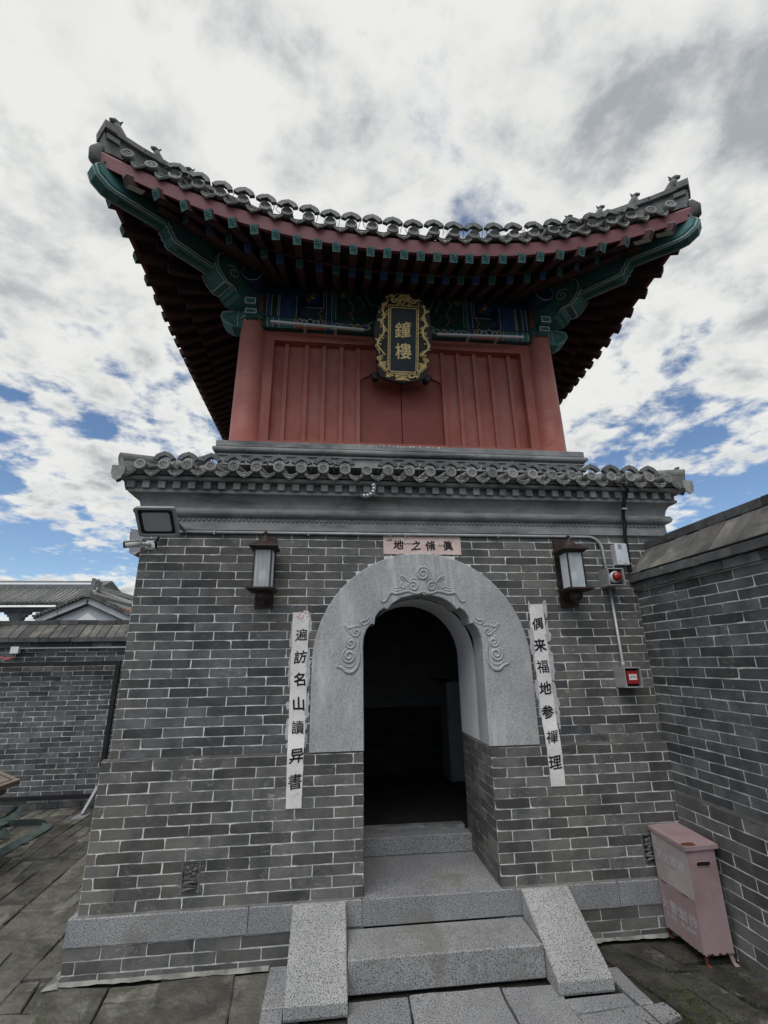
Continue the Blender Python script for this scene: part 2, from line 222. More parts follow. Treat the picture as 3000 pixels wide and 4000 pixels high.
# ------------------------------------------------------------------ mesh helpers
class MB:
    """collects shapes; build() links them as one mesh object"""
    def __init__(s): s.v = []; s.f = []; s.mi = []; s.cur = 0; s.sm = []; s.smooth = False
    def add(s, vs, fs, mi=None):
        o = len(s.v); s.v += [tuple(x) for x in vs]
        for f in fs:
            s.f.append(tuple(i + o for i in f)); s.mi.append(s.cur if mi is None else mi); s.sm.append(s.smooth)
    def box(s, x0, x1, y0, y1, z0, z1, mi=None):
        vs = [(x, y, z) for x in (x0, x1) for y in (y0, y1) for z in (z0, z1)]
        s.add(vs, [(0, 1, 3, 2), (4, 6, 7, 5), (0, 4, 5, 1), (2, 3, 7, 6), (0, 2, 6, 4), (1, 5, 7, 3)], mi)
    def beam(s, p, q, wd, ht, up=(0, 0, 1), mi=None, endmi=None):
        """bar of section wd x ht from p to q (centre line)"""
        p = Vector(p); q = Vector(q); d = (q - p).normalized(); r = d.cross(Vector(up)).normalized(); u = r.cross(d)
        vs = []
        for c in (p, q):
            for a, b in ((-1, -1), (1, -1), (1, 1), (-1, 1)): vs.append(c + r * a * wd / 2 + u * b * ht / 2)
        s.add(vs, [(0, 1, 5, 4), (1, 2, 6, 5), (2, 3, 7, 6), (3, 0, 4, 7), (7, 6, 5, 4)], mi)
        s.add(vs[:4], [(3, 2, 1, 0)], endmi if endmi is not None else mi)
    def prism(s, poly, vec, mi=None, cap=True):
        n = len(poly); vec = Vector(vec); a = [Vector(p) for p in poly]; b = [p + vec for p in a]
        fs = [(i, (i + 1) % n, n + (i + 1) % n, n + i) for i in range(n)]
        if cap: fs += [tuple(range(n - 1, -1, -1)), tuple(range(n, 2 * n))]
        s.add(a + b, fs, mi)
    def tube(s, pts, r, n=8, mi=None, cap=True, flat=1.0):
        pts = [Vector(p) for p in pts]; rs = r if isinstance(r, (list, tuple)) else [r] * len(pts)
        base = len(pts); vs = []; prev = None
        for i, p in enumerate(pts):
            d = (pts[min(i + 1, base - 1)] - pts[max(i - 1, 0)])
            d = d.normalized() if d.length > 1e-9 else Vector((0, 0, 1))
            if prev is None:
                a = Vector((0, 1, 0)) if abs(d.y) < 0.9 else Vector((1, 0, 0)); u = (a - d * a.dot(d)).normalized()
            else:
                u = prev - d * prev.dot(d); u = u.normalized() if u.length > 1e-6 else prev
            prev = u; w2 = d.cross(u)
            for k in range(n):
                t = 2 * math.pi * k / n; vs.append(p + u * math.cos(t) * rs[i] * flat + w2 * math.sin(t) * rs[i])
        fs = [(i * n + k, i * n + (k + 1) % n, (i + 1) * n + (k + 1) % n, (i + 1) * n + k) for i in range(base - 1) for k in range(n)]
        sm = s.smooth; s.smooth = True; s.add(vs, fs, mi); s.smooth = sm
        if cap: 
            o = len(s.v) - len(vs)
            s.f += [tuple(o + k for k in range(n - 1, -1, -1)), tuple(o + (base - 1) * n + k for k in range(n))]
            s.mi += [s.cur if mi is None else mi] * 2; s.sm += [False] * 2
    def lathe(s, prof, c, n=20, axis='z', mi=None, a0=0.0, a1=2 * math.pi):
        """prof = [(radius, height)]; axis z, or y (towards -y)"""
        full = abs(a1 - a0 - 2 * math.pi) < 1e-6; k = n if full else n + 1; vs = []
        for r, h in prof:
            for i in range(k):
                t = a0 + (a1 - a0) * i / n
                if axis == 'z': vs.append((c[0] + r * math.cos(t), c[1] + r * math.sin(t), c[2] + h))
                elif axis == 'y': vs.append((c[0] + r * math.cos(t), c[1] - h, c[2] + r * math.sin(t)))
                else: vs.append((c[0] - h, c[1] + r * math.cos(t), c[2] + r * math.sin(t)))
        fs = []
        for j in range(len(prof) - 1):
            for i in range(n if full else n): fs.append((j * k + i, j * k + (i + 1) % k, (j + 1) * k + (i + 1) % k, (j + 1) * k + i))
        sm = s.smooth; s.smooth = True; s.add(vs, fs, mi); s.smooth = sm
        for j in (0, len(prof) - 1):
            if prof[j][0] > 1e-5 and full:
                o = len(s.v) - len(vs) + j * k; s.f.append(tuple(o + i for i in range(k))); s.mi.append(s.cur if mi is None else mi); s.sm.append(False)
    def sphere(s, c, r, n=10, m=6, mi=None, sc=(1, 1, 1)):
        vs = []; 
        for j in range(m + 1):
            ph = math.pi * j / m
            for i in range(n):
                t = 2 * math.pi * i / n
                vs.append((c[0] + r * sc[0] * math.sin(ph) * math.cos(t), c[1] + r * sc[1] * math.sin(ph) * math.sin(t), c[2] + r * sc[2] * math.cos(ph)))
        sm = s.smooth; s.smooth = True
        s.add(vs, [(j * n + i, (j + 1) * n + i, (j + 1) * n + (i + 1) % n, j * n + (i + 1) % n) for j in range(m) for i in range(n)], mi); s.smooth = sm
    def mesh(s, name, mats):
        me = bpy.data.meshes.new(name); me.from_pydata(s.v, [], s.f); me.validate(clean_customdata=False)
        for m in mats: me.materials.append(m)
        if len(me.polygons) == len(s.f):
            me.polygons.foreach_set('material_index', s.mi); me.polygons.foreach_set('use_smooth', s.sm)
        me.update()
        return me
    def build(s, name, mats, parent=None, **props):
        mats = mats if isinstance(mats, (list, tuple)) else [mats]
        return link(name, s.mesh(name, mats), parent, **props)

def link(name, data, parent=None, mw=None, **props):
    o = bpy.data.objects.new(name, data); COL.objects.link(o)
    if mw is not None: o.matrix_world = mw
    if parent is not None:
        o.parent = parent
        o.matrix_parent_inverse = Matrix.Translation(-base_of(parent))
    for k, v in props.items(): o[k] = v
    return o
BASE = {}
def base_of(p): return BASE.get(p.name, Vector((0, 0, 0)))
def thing(name, label, cat, loc=(0, 0, 0), group=None):
    o = bpy.data.objects.new(name, None); COL.objects.link(o); o.location = loc; o.empty_display_size = 0.1
    BASE[o.name] = Vector(loc)
    o['label'] = label; o['category'] = cat
    if group: o['group'] = group
    return o
def tag(o, label, cat, group=None, kind=None):
    o['label'] = label; o['category'] = cat
    if group: o['group'] = group
    if kind: o['kind'] = kind
    return o

def to_cam(p):
    d = Vector(p) - CAM; z = d.dot(FWD)
    if z < 0.05: return None
    return (1500 + 1814.17 * d.dot(RIGHT) / z, 2000 + 1814.17 * d.dot(DOWN) / z, z)
def seen_size(p):
    c = to_cam(p)
    if c is None or not (-60 < c[0] < 3060 and -60 < c[1] < 4060): return 0.0
    return 1.0 / c[2]

# ------------------------------------------------------------------ bricks
BRICK_CACHE = {}
def brick_shape(ln, ht, dp, rnd, jit=0.0017):
    """a brick with slightly ragged front edges: front at y=0, body behind it (y>0)"""
    n = 4; ring = []
    def j(): return rnd.uniform(-jit, jit)
    for i in range(n): ring.append((-ln / 2 + ln * i / n + (j() if i else 0), -ht / 2 + j()))
    ring.append((ln / 2 + j(), -ht / 2 + j())); ring.append((ln / 2 + j(), j()))
    for i in range(n): ring.append((ln / 2 - ln * i / n, ht / 2 + j()))
    ring.append((-ln / 2 + j(), ht / 2 + j())); ring.append((-ln / 2 + j(), j()))
    for ci in (0, 4, 6, 10):                       # chipped corners
        if rnd.random() < 0.15: x, z = ring[ci]; c_ = rnd.uniform(0.002, 0.006); ring[ci] = (x - math.copysign(c_, x), z - math.copysign(c_ * 0.7, z))
    k = len(ring); pr = rnd.uniform(-0.0026, 0.0002)
    f = [(x * 0.988, pr, z * 0.955) for x, z in ring]; e = [(x, pr + 0.0028, z) for x, z in ring]; b = [(x, dp, z) for x, z in ring]
    fs = [tuple(range(k))] + [(i + k, (i + 1) % k + k, (i + 1) % k, i) for i in range(k)] + [(i + 2 * k, (i + 1) % k + 2 * k, (i + 1) % k + k, i + k) for i in range(k)]
    return f + e + b, fs
def brick_data(ln, ht, dp, mt):
    key = (round(ln, 3), round(ht, 3), dp, mt.name, random.randrange(6))
    if key not in BRICK_CACHE:
        vs, fs = brick_shape(ln, ht, dp, random)
        mb = MB(); mb.add(vs, fs); BRICK_CACHE[key] = (mb.mesh('brick', [mt]), vs, fs)
    return BRICK_CACHE[key]
def lay_bricks(parent, specs, mt, limit, rest='brickwork', name='brick'):
    """specs: (origin, u direction, outward normal, length, height, depth); the largest seen become objects, the rest one mesh"""
    order = sorted(range(len(specs)), key=lambda i: -seen_size(specs[i][0]) * (specs[i][3] ** 0.3))
    single = set(order[:limit]); mb = MB(); nrest = 0
    for i, (o, u, nn, ln, ht, dp) in enumerate(specs):
        m = mt[i] if isinstance(mt, list) else mt
        me, vs, fs = brick_data(ln, ht, dp, m)
        u = Vector(u); nn = Vector(nn); r3 = Matrix((u, -nn, Vector((0, 0, 1)))).transposed()
        mw = Matrix.Translation(Vector(o)) @ r3.to_4x4()
        if i in single: link(name, me, parent, mw)
        else: mb.add([mw @ Vector(v) for v in vs], fs, 0); nrest += 1
    if nrest: mb.build(rest, mt if not isinstance(mt, list) else mt[0], parent, kind='stuff')
def course(a0, a1, pitch, phase, gap=0.007, minlen=0.05):
    """brick spans in [a0,a1]"""
    xs = [a0]; k = math.floor((a0 - phase) / pitch) + 1
    while True:
        x = phase + k * pitch; k += 1
        if x >= a1 - minlen: break
        if x > a0 + minlen: xs.append(x + random.choice((-0.006, 0, 0, 0.006)))
    xs.append(a1)
    return [(xs[i] + gap / 2, xs[i + 1] - gap / 2) for i in range(len(xs) - 1)]
CH = 0.0622; GAP = 0.0054

# ------------------------------------------------------------------ text
GL = {}
def glyph(ch):
    if ch not in GL:
        c = bpy.data.curves.new('glyph', 'FONT'); c.body = ch; c.size = 1.0; c.resolution_u = 3
        o = bpy.data.objects.new('glyph', c); COL.objects.link(o)
        dg = bpy.context.evaluated_depsgraph_get(); dg.update()
        me = bpy.data.meshes.new_from_object(o.evaluated_get(dg))
        vs = [v.co.copy() for v in me.vertices]; fs = [tuple(p.vertices) for p in me.polygons]
        bpy.data.objects.remove(o); bpy.data.curves.remove(c); bpy.data.meshes.remove(me)
        if vs:
            x0 = min(v.x for v in vs); x1 = max(v.x for v in vs); y0 = min(v.y for v in vs); y1 = max(v.y for v in vs); h = max(x1 - x0, y1 - y0)
            vs = [Vector(((v.x - (x0 + x1) / 2) / h, (v.y - (y0 + y1) / 2) / h, 0)) for v in vs]
        GL[ch] = (vs, fs)
    return GL[ch]
def put_glyph(mb, ch, o, u, v, nn, size, bold=0.0, brush=0.0, rot=0.0, sx=1.0):
    """flat print of one character, thickened by overlaid shifted copies; brush bends it a little like handwriting"""
    vs, fs = glyph(ch); o = Vector(o); u = Vector(u); v = Vector(v); nn = Vector(nn)
    steps = [(0, 0)] if not bold else [(bold * math.cos(k * math.pi / 3), bold * math.sin(k * math.pi / 3)) for k in range(6)] + [(0, 0)]
    ph = random.uniform(0, 6)
    for k, (dx, dy) in enumerate(steps):
        P = []
        for p in vs:
            x, y = p.x, p.y
            if brush:
                x, y = x + brush * math.sin(3.1 * y + ph) * 0.6 + 0.02 * y, y + brush * (x * 1.2 + math.sin(4.0 * x + ph) * 0.5)
            x, y = x * math.cos(rot) - y * math.sin(rot), x * math.sin(rot) + y * math.cos(rot)
            P.append(o + u * ((x * sx + dx) * size) + v * ((y + dy) * size) + nn * (0.00006 * k))
        mb.add(P, fs)

# ================================================================== ground
XC = 0.66                                    # tower axis
gm = MB(); gm.box(-300, 300, -300, 300, -0.6, -0.022)
ground = gm.build('courtyard', M['dirt']); ground['kind'] = 'structure'
rg = random.Random(21)
def slab(poly, top, parent, mt, name='paving_stone'):
    """one stone with wavy edges, slightly tilted"""
    pts = []
    for i in range(len(poly)):
        a = Vector((*poly[i], 0)); b = Vector((*poly[(i + 1) % len(poly)], 0)); L = (b - a).length; nseg = max(1, int(L / 0.09))
        nrm = Vector((-(b - a).y, (b - a).x, 0)) / max(L, 1e-6)
        for k in range(nseg): pts.append(a.lerp(b, k / nseg) + nrm * (rg.uniform(-0.005, 0.004) if k else rg.uniform(-0.004, 0.002)))
    c = sum(pts, Vector()) / len(pts); tx, ty = rg.uniform(-0.006, 0.006), rg.uniform(-0.006, 0.006)
    zt = lambda p: top + (p.x - c.x) * tx + (p.y - c.y) * ty
    n = len(pts); mb = MB()
    t0 = [Vector((p.x, p.y, zt(p))) + (c - p).normalized() * 0.008 for p in pts]; t1 = [Vector((p.x, p.y, zt(p) - 0.006)) for p in pts]; t2 = [Vector((p.x, p.y, -0.04)) for p in pts]
    mb.add(t0 + t1 + t2, [tuple(range(n))] + [(i + n, (i + 1) % n + n, (i + 1) % n, i) for i in range(n)] + [(i + 2 * n, (i + 1) % n + 2 * n, (i + 1) % n + n, i + n) for i in range(n)])
    return mb.build(name, mt, parent)
def paving(x0, x1, y0, y1, wx, ly, ang, mt, skip, shear=0.0, gap=0.008):
    x = x0
    while x < x1:
        wd = wx * rg.uniform(0.82, 1.2); y = y0 - rg.uniform(0, ly)
        while y < y1:
            ln = ly * rg.uniform(0.65, 1.35)
            if y1 - (y + ln) < 0.2 * ly: ln = y1 - y
            q = [(x + gap, y + gap), (x + wd - gap, y + gap), (x + wd - gap, y + ln - gap), (x + gap, y + ln - gap)]
            q = [(a + rg.uniform(-0.012, 0.012) + shear * b, b + rg.uniform(-0.02, 0.02)) for a, b in q]
            cx_, cy_ = sum(p[0] for p in q) / 4, sum(p[1] for p in q) / 4
            if not skip(cx_, cy_):
                if rg.random() < 0.24:           # cracked stone
                    k = rg.uniform(0.35, 0.65); a = (q[0][0] + (q[1][0] - q[0][0]) * k, q[0][1]); b = (q[3][0] + (q[2][0] - q[3][0]) * (1 - k), q[3][1]); e = 0.004
                    slab([q[0], (a[0] - e, a[1]), (b[0] - e, b[1]), q[3]], rg.uniform(-0.006, 0.004), ground, mt); slab([(a[0] + e, a[1]), q[1], q[2], (b[0] + e, b[1])], rg.uniform(-0.006, 0.004), ground, mt)
                else: slab(q, rg.uniform(-0.006, 0.004), ground, mt)
            y += ln
        x += wd
inside = lambda x, y: (x > -1.30 and y > 0.12 and x < 2.9)
paving(-5.0, -1.42, -1.3, 3.75, 0.235, 0.40, 0, M['slab'], lambda x, y: inside(x, y) or x < -1.2 - 1.0 * (y + 3.0) - 0.4 or (x > -1.56 and y > 0.05) or y > 3.70, shear=-0.045, gap=0.002)
paving(-1.55, -0.30, -1.9, -0.07, 0.34, 0.50, 0, M['slab'], lambda x, y: x > -0.33, shear=-0.10, gap=0.002)
paving(1.56, 2.40, -1.6, -0.10, 0.36, 0.40, 0, M['slab_wet'], lambda x, y: x > 2.42 or (x < 1.76 and y < -0.3), shear=-0.30, gap=0.013)
for q in ([(0.115, -0.385), (0.43, -0.385), (0.40, -1.05), (0.08, -1.05)], [(0.44, -0.378), (0.935, -0.378), (0.93, -1.05), (0.41, -1.05)], [(0.945, -0.385), (1.26, -0.395), (1.24, -0.545), (1.30, -1.05), (0.94, -1.05)],
          [(1.25, -0.63), (1.60, -0.61), (1.62, -0.75), (1.56, -1.0), (1.26, -1.0)], [(1.61, -0.615), (1.74, -0.60), (1.76, -0.70), (1.63, -0.74)], [(1.565, -0.30), (1.66, -0.30), (1.68, -0.60), (1.60, -0.60)], [(1.235, -0.52), (1.575, -0.515), (1.585, -0.60), (1.25, -0.62)]):
    slab(q, 0.0, ground, M['granite'], 'granite_paver')
for q in ([(-0.33, -0.05), (-0.215, -0.05), (-0.215, -0.40), (-0.33, -0.40)], [(-0.33, -0.41), (-0.215, -0.41), (-0.215, -0.95), (-0.33, -0.95)]):
    slab(q, 0.010, ground, M['granite'], 'granite_paver')
# mortar fillet along the foot of the tower
mf = MB(); 
for a, b in ((-1.50, -0.335), (1.56, 2.40)):
    n = 26; top = []; bot = []
    for i in range(n + 1):
        x = a + (b - a) * i / n; top.append((x, -0.045, 0.016)); bot.append((x, -0.064 - rg.uniform(0, 0.020), 0.004))
    mf.add(top + bot, [(i, i + 1, n + 2 + i, n + 1 + i)[::-1] for i in range(n)])
mf.add([(-1.495, -0.05, 0.016), (-1.495, 0.5, 0.016), (-1.52, 0.5, 0.006), (-1.555, -0.10, 0.006), (-1.47, -0.088, 0.005)], [(0, 1, 2, 3, 4)])
mf.build('mortar_fillet', M['fillet'], ground, kind='stuff')
# moss, clumps of short blades in the damp corner and between stones
ms = MB()
for k in range(1100):
    if k < 600:
        x = rg.gauss(2.02, 0.22); y = rg.gauss(-0.62, 0.17)
        if x > 2.39 or y > -0.16 or (x < 1.72 and y > -0.6): continue
    elif k < 850: x = -1.55 - abs(rg.gauss(0, 0.05)); y = rg.uniform(0.1, 1.6)
    else: x = -2.2 + rg.gauss(0, 0.16); y = -0.25 + rg.gauss(0, 0.10)
    for q in range(3):
        a = rg.uniform(0, 6.28); h = rg.uniform(0.002, 0.009); r = rg.uniform(0.003, 0.009); px, py = x + rg.gauss(0, 0.012), y + rg.gauss(0, 0.012)
        ms.add([(px - r * math.cos(a), py - r * math.sin(a), 0.001), (px + r * math.cos(a), py + r * math.sin(a), 0.001), (px + r * math.sin(a) * 0.7, py - r * math.cos(a) * 0.7, h)], [(0, 1, 2)])
mo = ms.build('moss', M['moss'], None); mo['kind'] = 'stuff'; tag(mo, 'dark green moss growing on the damp paving around the faded red box', 'moss')

# ================================================================== bell tower
tower = thing('bell_tower', 'grey brick bell tower with red timber upper storey and curved tiled roof', 'tower', (XC, 2.1, 0))
X0, X1, YB = -1.42, 2.74, 4.16               # upper wall
XL0, XL1 = -1.452, 2.772                     # lower wall, 3 cm proud
WAIST = 1.114; ZP = 0.305; ZPB = 0.167; ZT = 2.656
SPR = 1.685; RO = 0.805; HW = 0.44
# --- core walls with mortar colour
core = MB()
def core_wall(x0, x1, y0, z0, z1):
    # front wall in pieces round the doorway
    pass
MY = 0.0012                                   # mortar sits this far behind the brick faces
def vault_z(dx):
    return 1.726 + math.sqrt(max(HW * HW - dx * dx, 0.0))
# below the waist
core.box(XL0 + MY, XC - HW - 0.003, -0.03 + MY, 0.71, 0.0, WAIST - 0.002); core.box(XC + HW + 0.003, XL1, -0.03 + MY, 0.71, 0.0, WAIST - 0.002)
# above the waist, beside and over the vault
core.box(X0 + MY, XC - HW - 0.10, MY, 0.71, WAIST - 0.002, ZT + 0.02); core.box(XC + HW + 0.10, X1, MY, 0.71, WAIST - 0.002, ZT + 0.02)
core.box(XC - HW - 0.10, XC + HW + 0.10, MY, 0.71, 2.26, ZT + 0.02)
# the other three sides
core.box(X0 + MY, X0 + 0.5, 0.712, YB, 0, ZT + 0.02); core.box(X1 - 0.5, X1, 0.712, YB, 0, ZT + 0.02); core.box(X0 + 0.5, X1 - 0.5, YB - 0.96, YB, 0, ZT + 0.02)
core.build('wall', M['mortar'], tower)
# --- ceiling and floor inside
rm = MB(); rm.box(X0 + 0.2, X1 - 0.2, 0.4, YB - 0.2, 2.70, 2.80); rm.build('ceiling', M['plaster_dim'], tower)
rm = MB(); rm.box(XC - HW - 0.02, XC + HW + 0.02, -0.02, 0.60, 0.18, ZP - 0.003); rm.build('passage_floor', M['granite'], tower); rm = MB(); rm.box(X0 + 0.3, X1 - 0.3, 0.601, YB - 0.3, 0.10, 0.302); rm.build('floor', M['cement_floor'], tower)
# --- facade bricks
specs = []; mats_ = []
def add_course(z0, y, x0, x1, phase, mt, nrm=(0, -1, 0), u=(1, 0, 0), ht=CH, pitch=0.258, depth=0.05):
    for a, b in course(x0, x1, pitch, phase, GAP):
        specs.append(((((a + b) / 2) if u[0] else y), y if u[0] else (a + b) / 2, z0 + ht / 2)); mats_.append(mt)
        specs[-1] = (Vector(specs[-1]), u, nrm, b - a, ht - GAP, depth)
for k in range(13):                            # between plinth and waist
    z = ZP + k * CH; ph = (0.129 if k % 2 else 0.0)
    add_course(z, -0.03, XL0, XC - HW, XL0 + 0.06 + ph, M['brick_low']); add_course(z, -0.03, XC + HW, 2.50, XC + HW + 0.11 + ph, M['brick_low'])
    zz = z                                      # jambs of the doorway
    for a, b in course(-0.03 + 0.004, 0.70, 0.258, 0.04 + ph, GAP):
        mats_.append(M['brick_low']); specs.append((Vector((XC + HW, (a + b) / 2, z + CH / 2)), (0, 1, 0), (-1, 0, 0), b - a, CH - GAP, 0.05))
        mats_.append(M['brick_low']); specs.append((Vector((XC - HW, (a + b) / 2, z + CH / 2)), (0, -1, 0), (1, 0, 0), b - a, CH - GAP, 0.05))
nrow = round((ZT - WAIST) / CH); ch2 = (ZT - WAIST) / nrow
for k in range(nrow):
    z = WAIST + k * ch2; ph = (0.129 if k % 2 else 0.0)
    zm = z + ch2 * 0.5
    if z < SPR: hw = RO - 0.03
    elif z < SPR + RO - 0.03: hw = math.sqrt((RO - 0.03) ** 2 - (z - SPR) ** 2)
    else: hw = 0
    if hw > 0.05:
        add_course(z, 0.0, X0, XC - hw, X0 + 0.06 + ph, M['brick'], ht=ch2); add_course(z, 0.0, XC + hw, X1, X0 + 0.06 + ph, M['brick'], ht=ch2)
    else: add_course(z, 0.0, X0, X1, X0 + 0.06 + ph, M['brick'], ht=ch2)
# left flank of the tower
for k in range(13): add_course(ZP + k * CH, XL0, 0.03, 3.2, 0.129 * (k % 2), M['brick_low'], (-1, 0, 0), (0, -1, 0))
for k in range(nrow): add_course(WAIST + k * ch2, X0, 0.03, 3.2, 0.129 * (k % 2), M['brick'], (-1, 0, 0), (0, -1, 0), ht=ch2)
# under the plinth
for (z, h) in ((0.0, 0.041), (0.041, 0.0625), (0.1035, 0.0625)):
    for a, b in ((XL0 - 0.036, -0.22), (1.535, 2.50)): add_course(z, -0.048, a, b, a + (0.2 if h < 0.05 or z > 0.1 else 0.07), M['brick_low'], ht=h)
fixed = []
for s_, m_ in zip(specs, mats_): fixed.append(s_)
vis = [i for i, s_ in enumerate(fixed)]
lay_bricks(tower, fixed, mats_, 300)
for bx in ((XL0 - 0.036 + 0.004, -0.21, -0.0455, 0.3), (1.53, XL1 + 0.036, -0.0455, 0.3), (XL0 - 0.032, XL0 + 0.1, 0.301, YB)): mb = MB(); mb.box(*bx, 0.0, ZPB - 0.002); mb.build('plinth_core', M['mortar'], tower)
# --- granite plinth
def stone(x0, x1, y0, y1, z0, z1, mt, name, e=0.005, parent=tower):
    mb = MB(); c = [(x0, y0), (x1, y0), (x1, y1), (x0, y1)]; i_ = [(x0 + e, y0 + e), (x1 - e, y0 + e), (x1 - e, y1 - e), (x0 + e, y1 - e)]
    vs = [(x, y, z0) for x, y in i_] + [(x, y, z0 + e) for x, y in c] + [(x, y, z1 - e) for x, y in c] + [(x, y, z1) for x, y in i_]
    fs = [(3, 2, 1, 0), (12, 13, 14, 15)] + [(4 * r + i, 4 * r + (i + 1) % 4, 4 * r + 4 + (i + 1) % 4, 4 * r + 4 + i) for r in range(3) for i in range(4)]
    mb.add(vs, fs); return mb.build(name, mt, parent)
for a, b in ((-1.492, -0.475), (-0.471, 0.205), (0.209, 1.872), (1.876, 2.56)): stone(a, b, -0.055, 0.28 if not (a > 0.1 and a < 1) else 0.20, ZPB - (0.003 if 0.2 < a < 1 else 0), ZP, M['granite'], 'plinth_stone')
stone(-1.492, -1.20, 0.284, 2.0, ZPB, ZP, M['granite'], 'plinth_stone')
mb = MB()                                       # mortar line on the plinth and at the waist
n = 60
for (a, b, y, z, d) in ((XL0, XC - HW, -0.030, ZP, 0.018), (XC + HW, 2.41, -0.030, ZP, 0.018)):
    tp = [(a + (b - a) * i / n, y - 0.001, z + 0.006) for i in range(n + 1)]; bt = [(a + (b - a) * i / n, y - d * rg.uniform(0.45, 1.15), z + 0.0015) for i in range(n + 1)]
    mb.add(tp + bt, [(i, n + 1 + i, n + 2 + i, i + 1) for i in range(n)]); mb.build('mortar_bead', M['brick_low'], tower); mb = MB()
for (a, b) in ((XL0, XC - HW), (XC + HW, 2.41)):
    mb = MB()
    tp = [(a + (b - a) * i / n, 0.001, WAIST + 0.010) for i in range(n + 1)]; bt = [(a + (b - a) * i / n, -0.0305 + rg.uniform(-0.001, 0.003), WAIST + 0.0005) for i in range(n + 1)]
    mb.add(tp + bt, [(i, n + 1 + i, n + 2 + i, i + 1) for i in range(n)]); mb.build('mortar_bead', M['brick_low'], tower)
# --- steps with cheek stones
stone(0.112, 1.212, -0.362, -0.0565, 0.004, 0.1625, M['granite'], 'step_stone', 0.008)
kk = math.tan(R(35.5))
for xa, xb in ((-0.212, 0.108), (1.219, 1.53)):
    mb = MB(); yt, yf = -0.058, -0.468
    zt = lambda y: 0.306 + kk * (y + 0.055) * 1.0
    prof = [(yt, 0.0), (yt, 0.306), (yf + 0.006, zt(yf) + 0.075 + 0.004), (yf - 0.012, zt(yf) + 0.066), (yf - 0.012, 0.004), (yf, 0.0)]
    e = 0.006
    prof2 = [(yt, 0.0), (yt, 0.306), (-0.075, 0.305), (-0.49, 0.075), (-0.505, 0.060), (-0.505, 0.012), (-0.50, 0.0)]
    a = [(xa + e, y, z) for y, z in prof2]; A = [(xa, y if i not in (3, 4) else y + 0.003, z - (e if 0 < i < 5 else 0)) for i, (y, z) in enumerate(prof2)]
    B = [(xb, y if i not in (3, 4) else y + 0.003, z - (e if 0 < i < 5 else 0)) for i, (y, z) in enumerate(prof2)]; b = [(xb - e, y, z) for y, z in prof2]
    n = len(prof2); fs = [tuple(range(n, 2 * n)), tuple(range(3 * n - 1, 2 * n - 1, -1))]
    vs = a + A + B + b
    fs += [(i, i + 1, n + i + 1, n + i) for i in range(n - 1)] + [(3 * n + i, 2 * n + i, 2 * n + i + 1, 3 * n + i + 1) for i in range(n - 1)] + [(i + 1, i, 3 * n + i, 3 * n + i + 1) for i in range(n - 1)]
    mb.add(vs, fs); mb.build('cheek_stone', M['granite_pale'], tower)
# --- threshold
stone(XC - HW + 0.004, XC + HW - 0.004, 0.59, 0.70, ZP - 0.002, 0.425, M['granite'], 'threshold', 0.006)
stone(XC - HW + 0.03, XC + HW - 0.03, 0.701, 0.78, 0.30, 0.455, M['cement'], 'door_sill', 0.004)
# --- arch stone ring with cusped opening
cus = [(0.0, 2.178), (0.018, 2.166), (0.08, 2.164), (0.16, 2.143), (0.225, 2.103), (0.262, 2.060), (0.285, 2.072), (0.325, 2.045), (0.352, 2.003), (0.358, 1.955), (0.385, 1.957), (0.418, 1.915), (0.438, 1.86), (0.443, 1.79), (0.441, 1.70), (0.440, 1.50), (0.438, 1.30), (0.437, 1.124)]
inner = [(-x, z) for x, z in reversed(cus)] + cus[1:]
def outer_pt(x, z):
    if z <= SPR: return (RO if x > 0 else -RO, z)
    a = math.atan2(z - SPR, x); return (RO * math.cos(a), SPR + RO * math.sin(a))
outl = [outer_pt(x, z) for x, z in inner]
# finer outer curve: insert points where arcs are long
inn2, out2 = [], []
for i in range(len(inner) - 1):
    (x0, z0), (x1, z1) = inner[i], inner[i + 1]; (X_0, Z_0), (X_1, Z_1) = outl[i], outl[i + 1]
    k = max(1, int(math.hypot(X_1 - X_0, Z_1 - Z_0) / 0.06))
    for j in range(k):
        t = j / k; xi, zi = x0 + (x1 - x0) * t, z0 + (z1 - z0) * t; xo, zo = X_0 + (X_1 - X_0) * t, Z_0 + (Z_1 - Z_0) * t
        if zo > SPR + 1e-4: d = RO / math.hypot(xo, zo - SPR); xo, zo = xo * d, SPR + (zo - SPR) * d
        inn2.append((xi, zi)); out2.append((xo, zo))
inn2.append(inner[-1]); out2.append(outl[-1]); n = len(inn2)
mb = MB(); YF, YR = -0.026, 0.205; e = 0.006
def V3(p, y): return (XC + p[0], y, p[1])
sh = lambda p, q, k: (p[0] + (q[0] - p[0]) * k / max(math.hypot(q[0] - p[0], q[1] - p[1]), 1e-6), p[1] + (q[1] - p[1]) * k / max(math.hypot(q[0] - p[0], q[1] - p[1]), 1e-6))
L1 = [V3(out2[i], YR) for i in range(n)]; L2 = [V3(out2[i], YF + e) for i in range(n)]; L3 = [V3(sh(out2[i], inn2[i], e), YF) for i in range(n)]
L4 = [V3(sh(inn2[i], out2[i], e), YF) for i in range(n)]; L5 = [V3(inn2[i], YF + e) for i in range(n)]; L6 = [V3(inn2[i], YR) for i in range(n)]
vs = L1 + L2 + L3 + L4 + L5 + L6
fs = [(r * n + i, r * n + i + 1, (r + 1) * n + i + 1, (r + 1) * n + i) for r in range(5) for i in range(n - 1)]
fs += [(0, n, 2 * n, 3 * n, 4 * n, 5 * n), (6 * n - 1, 5 * n - 1, 4 * n - 1, 3 * n - 1, 2 * n - 1, n - 1)]
mb.add(vs, fs); arch = mb.build('arch_stone', M['archstone'], tower)
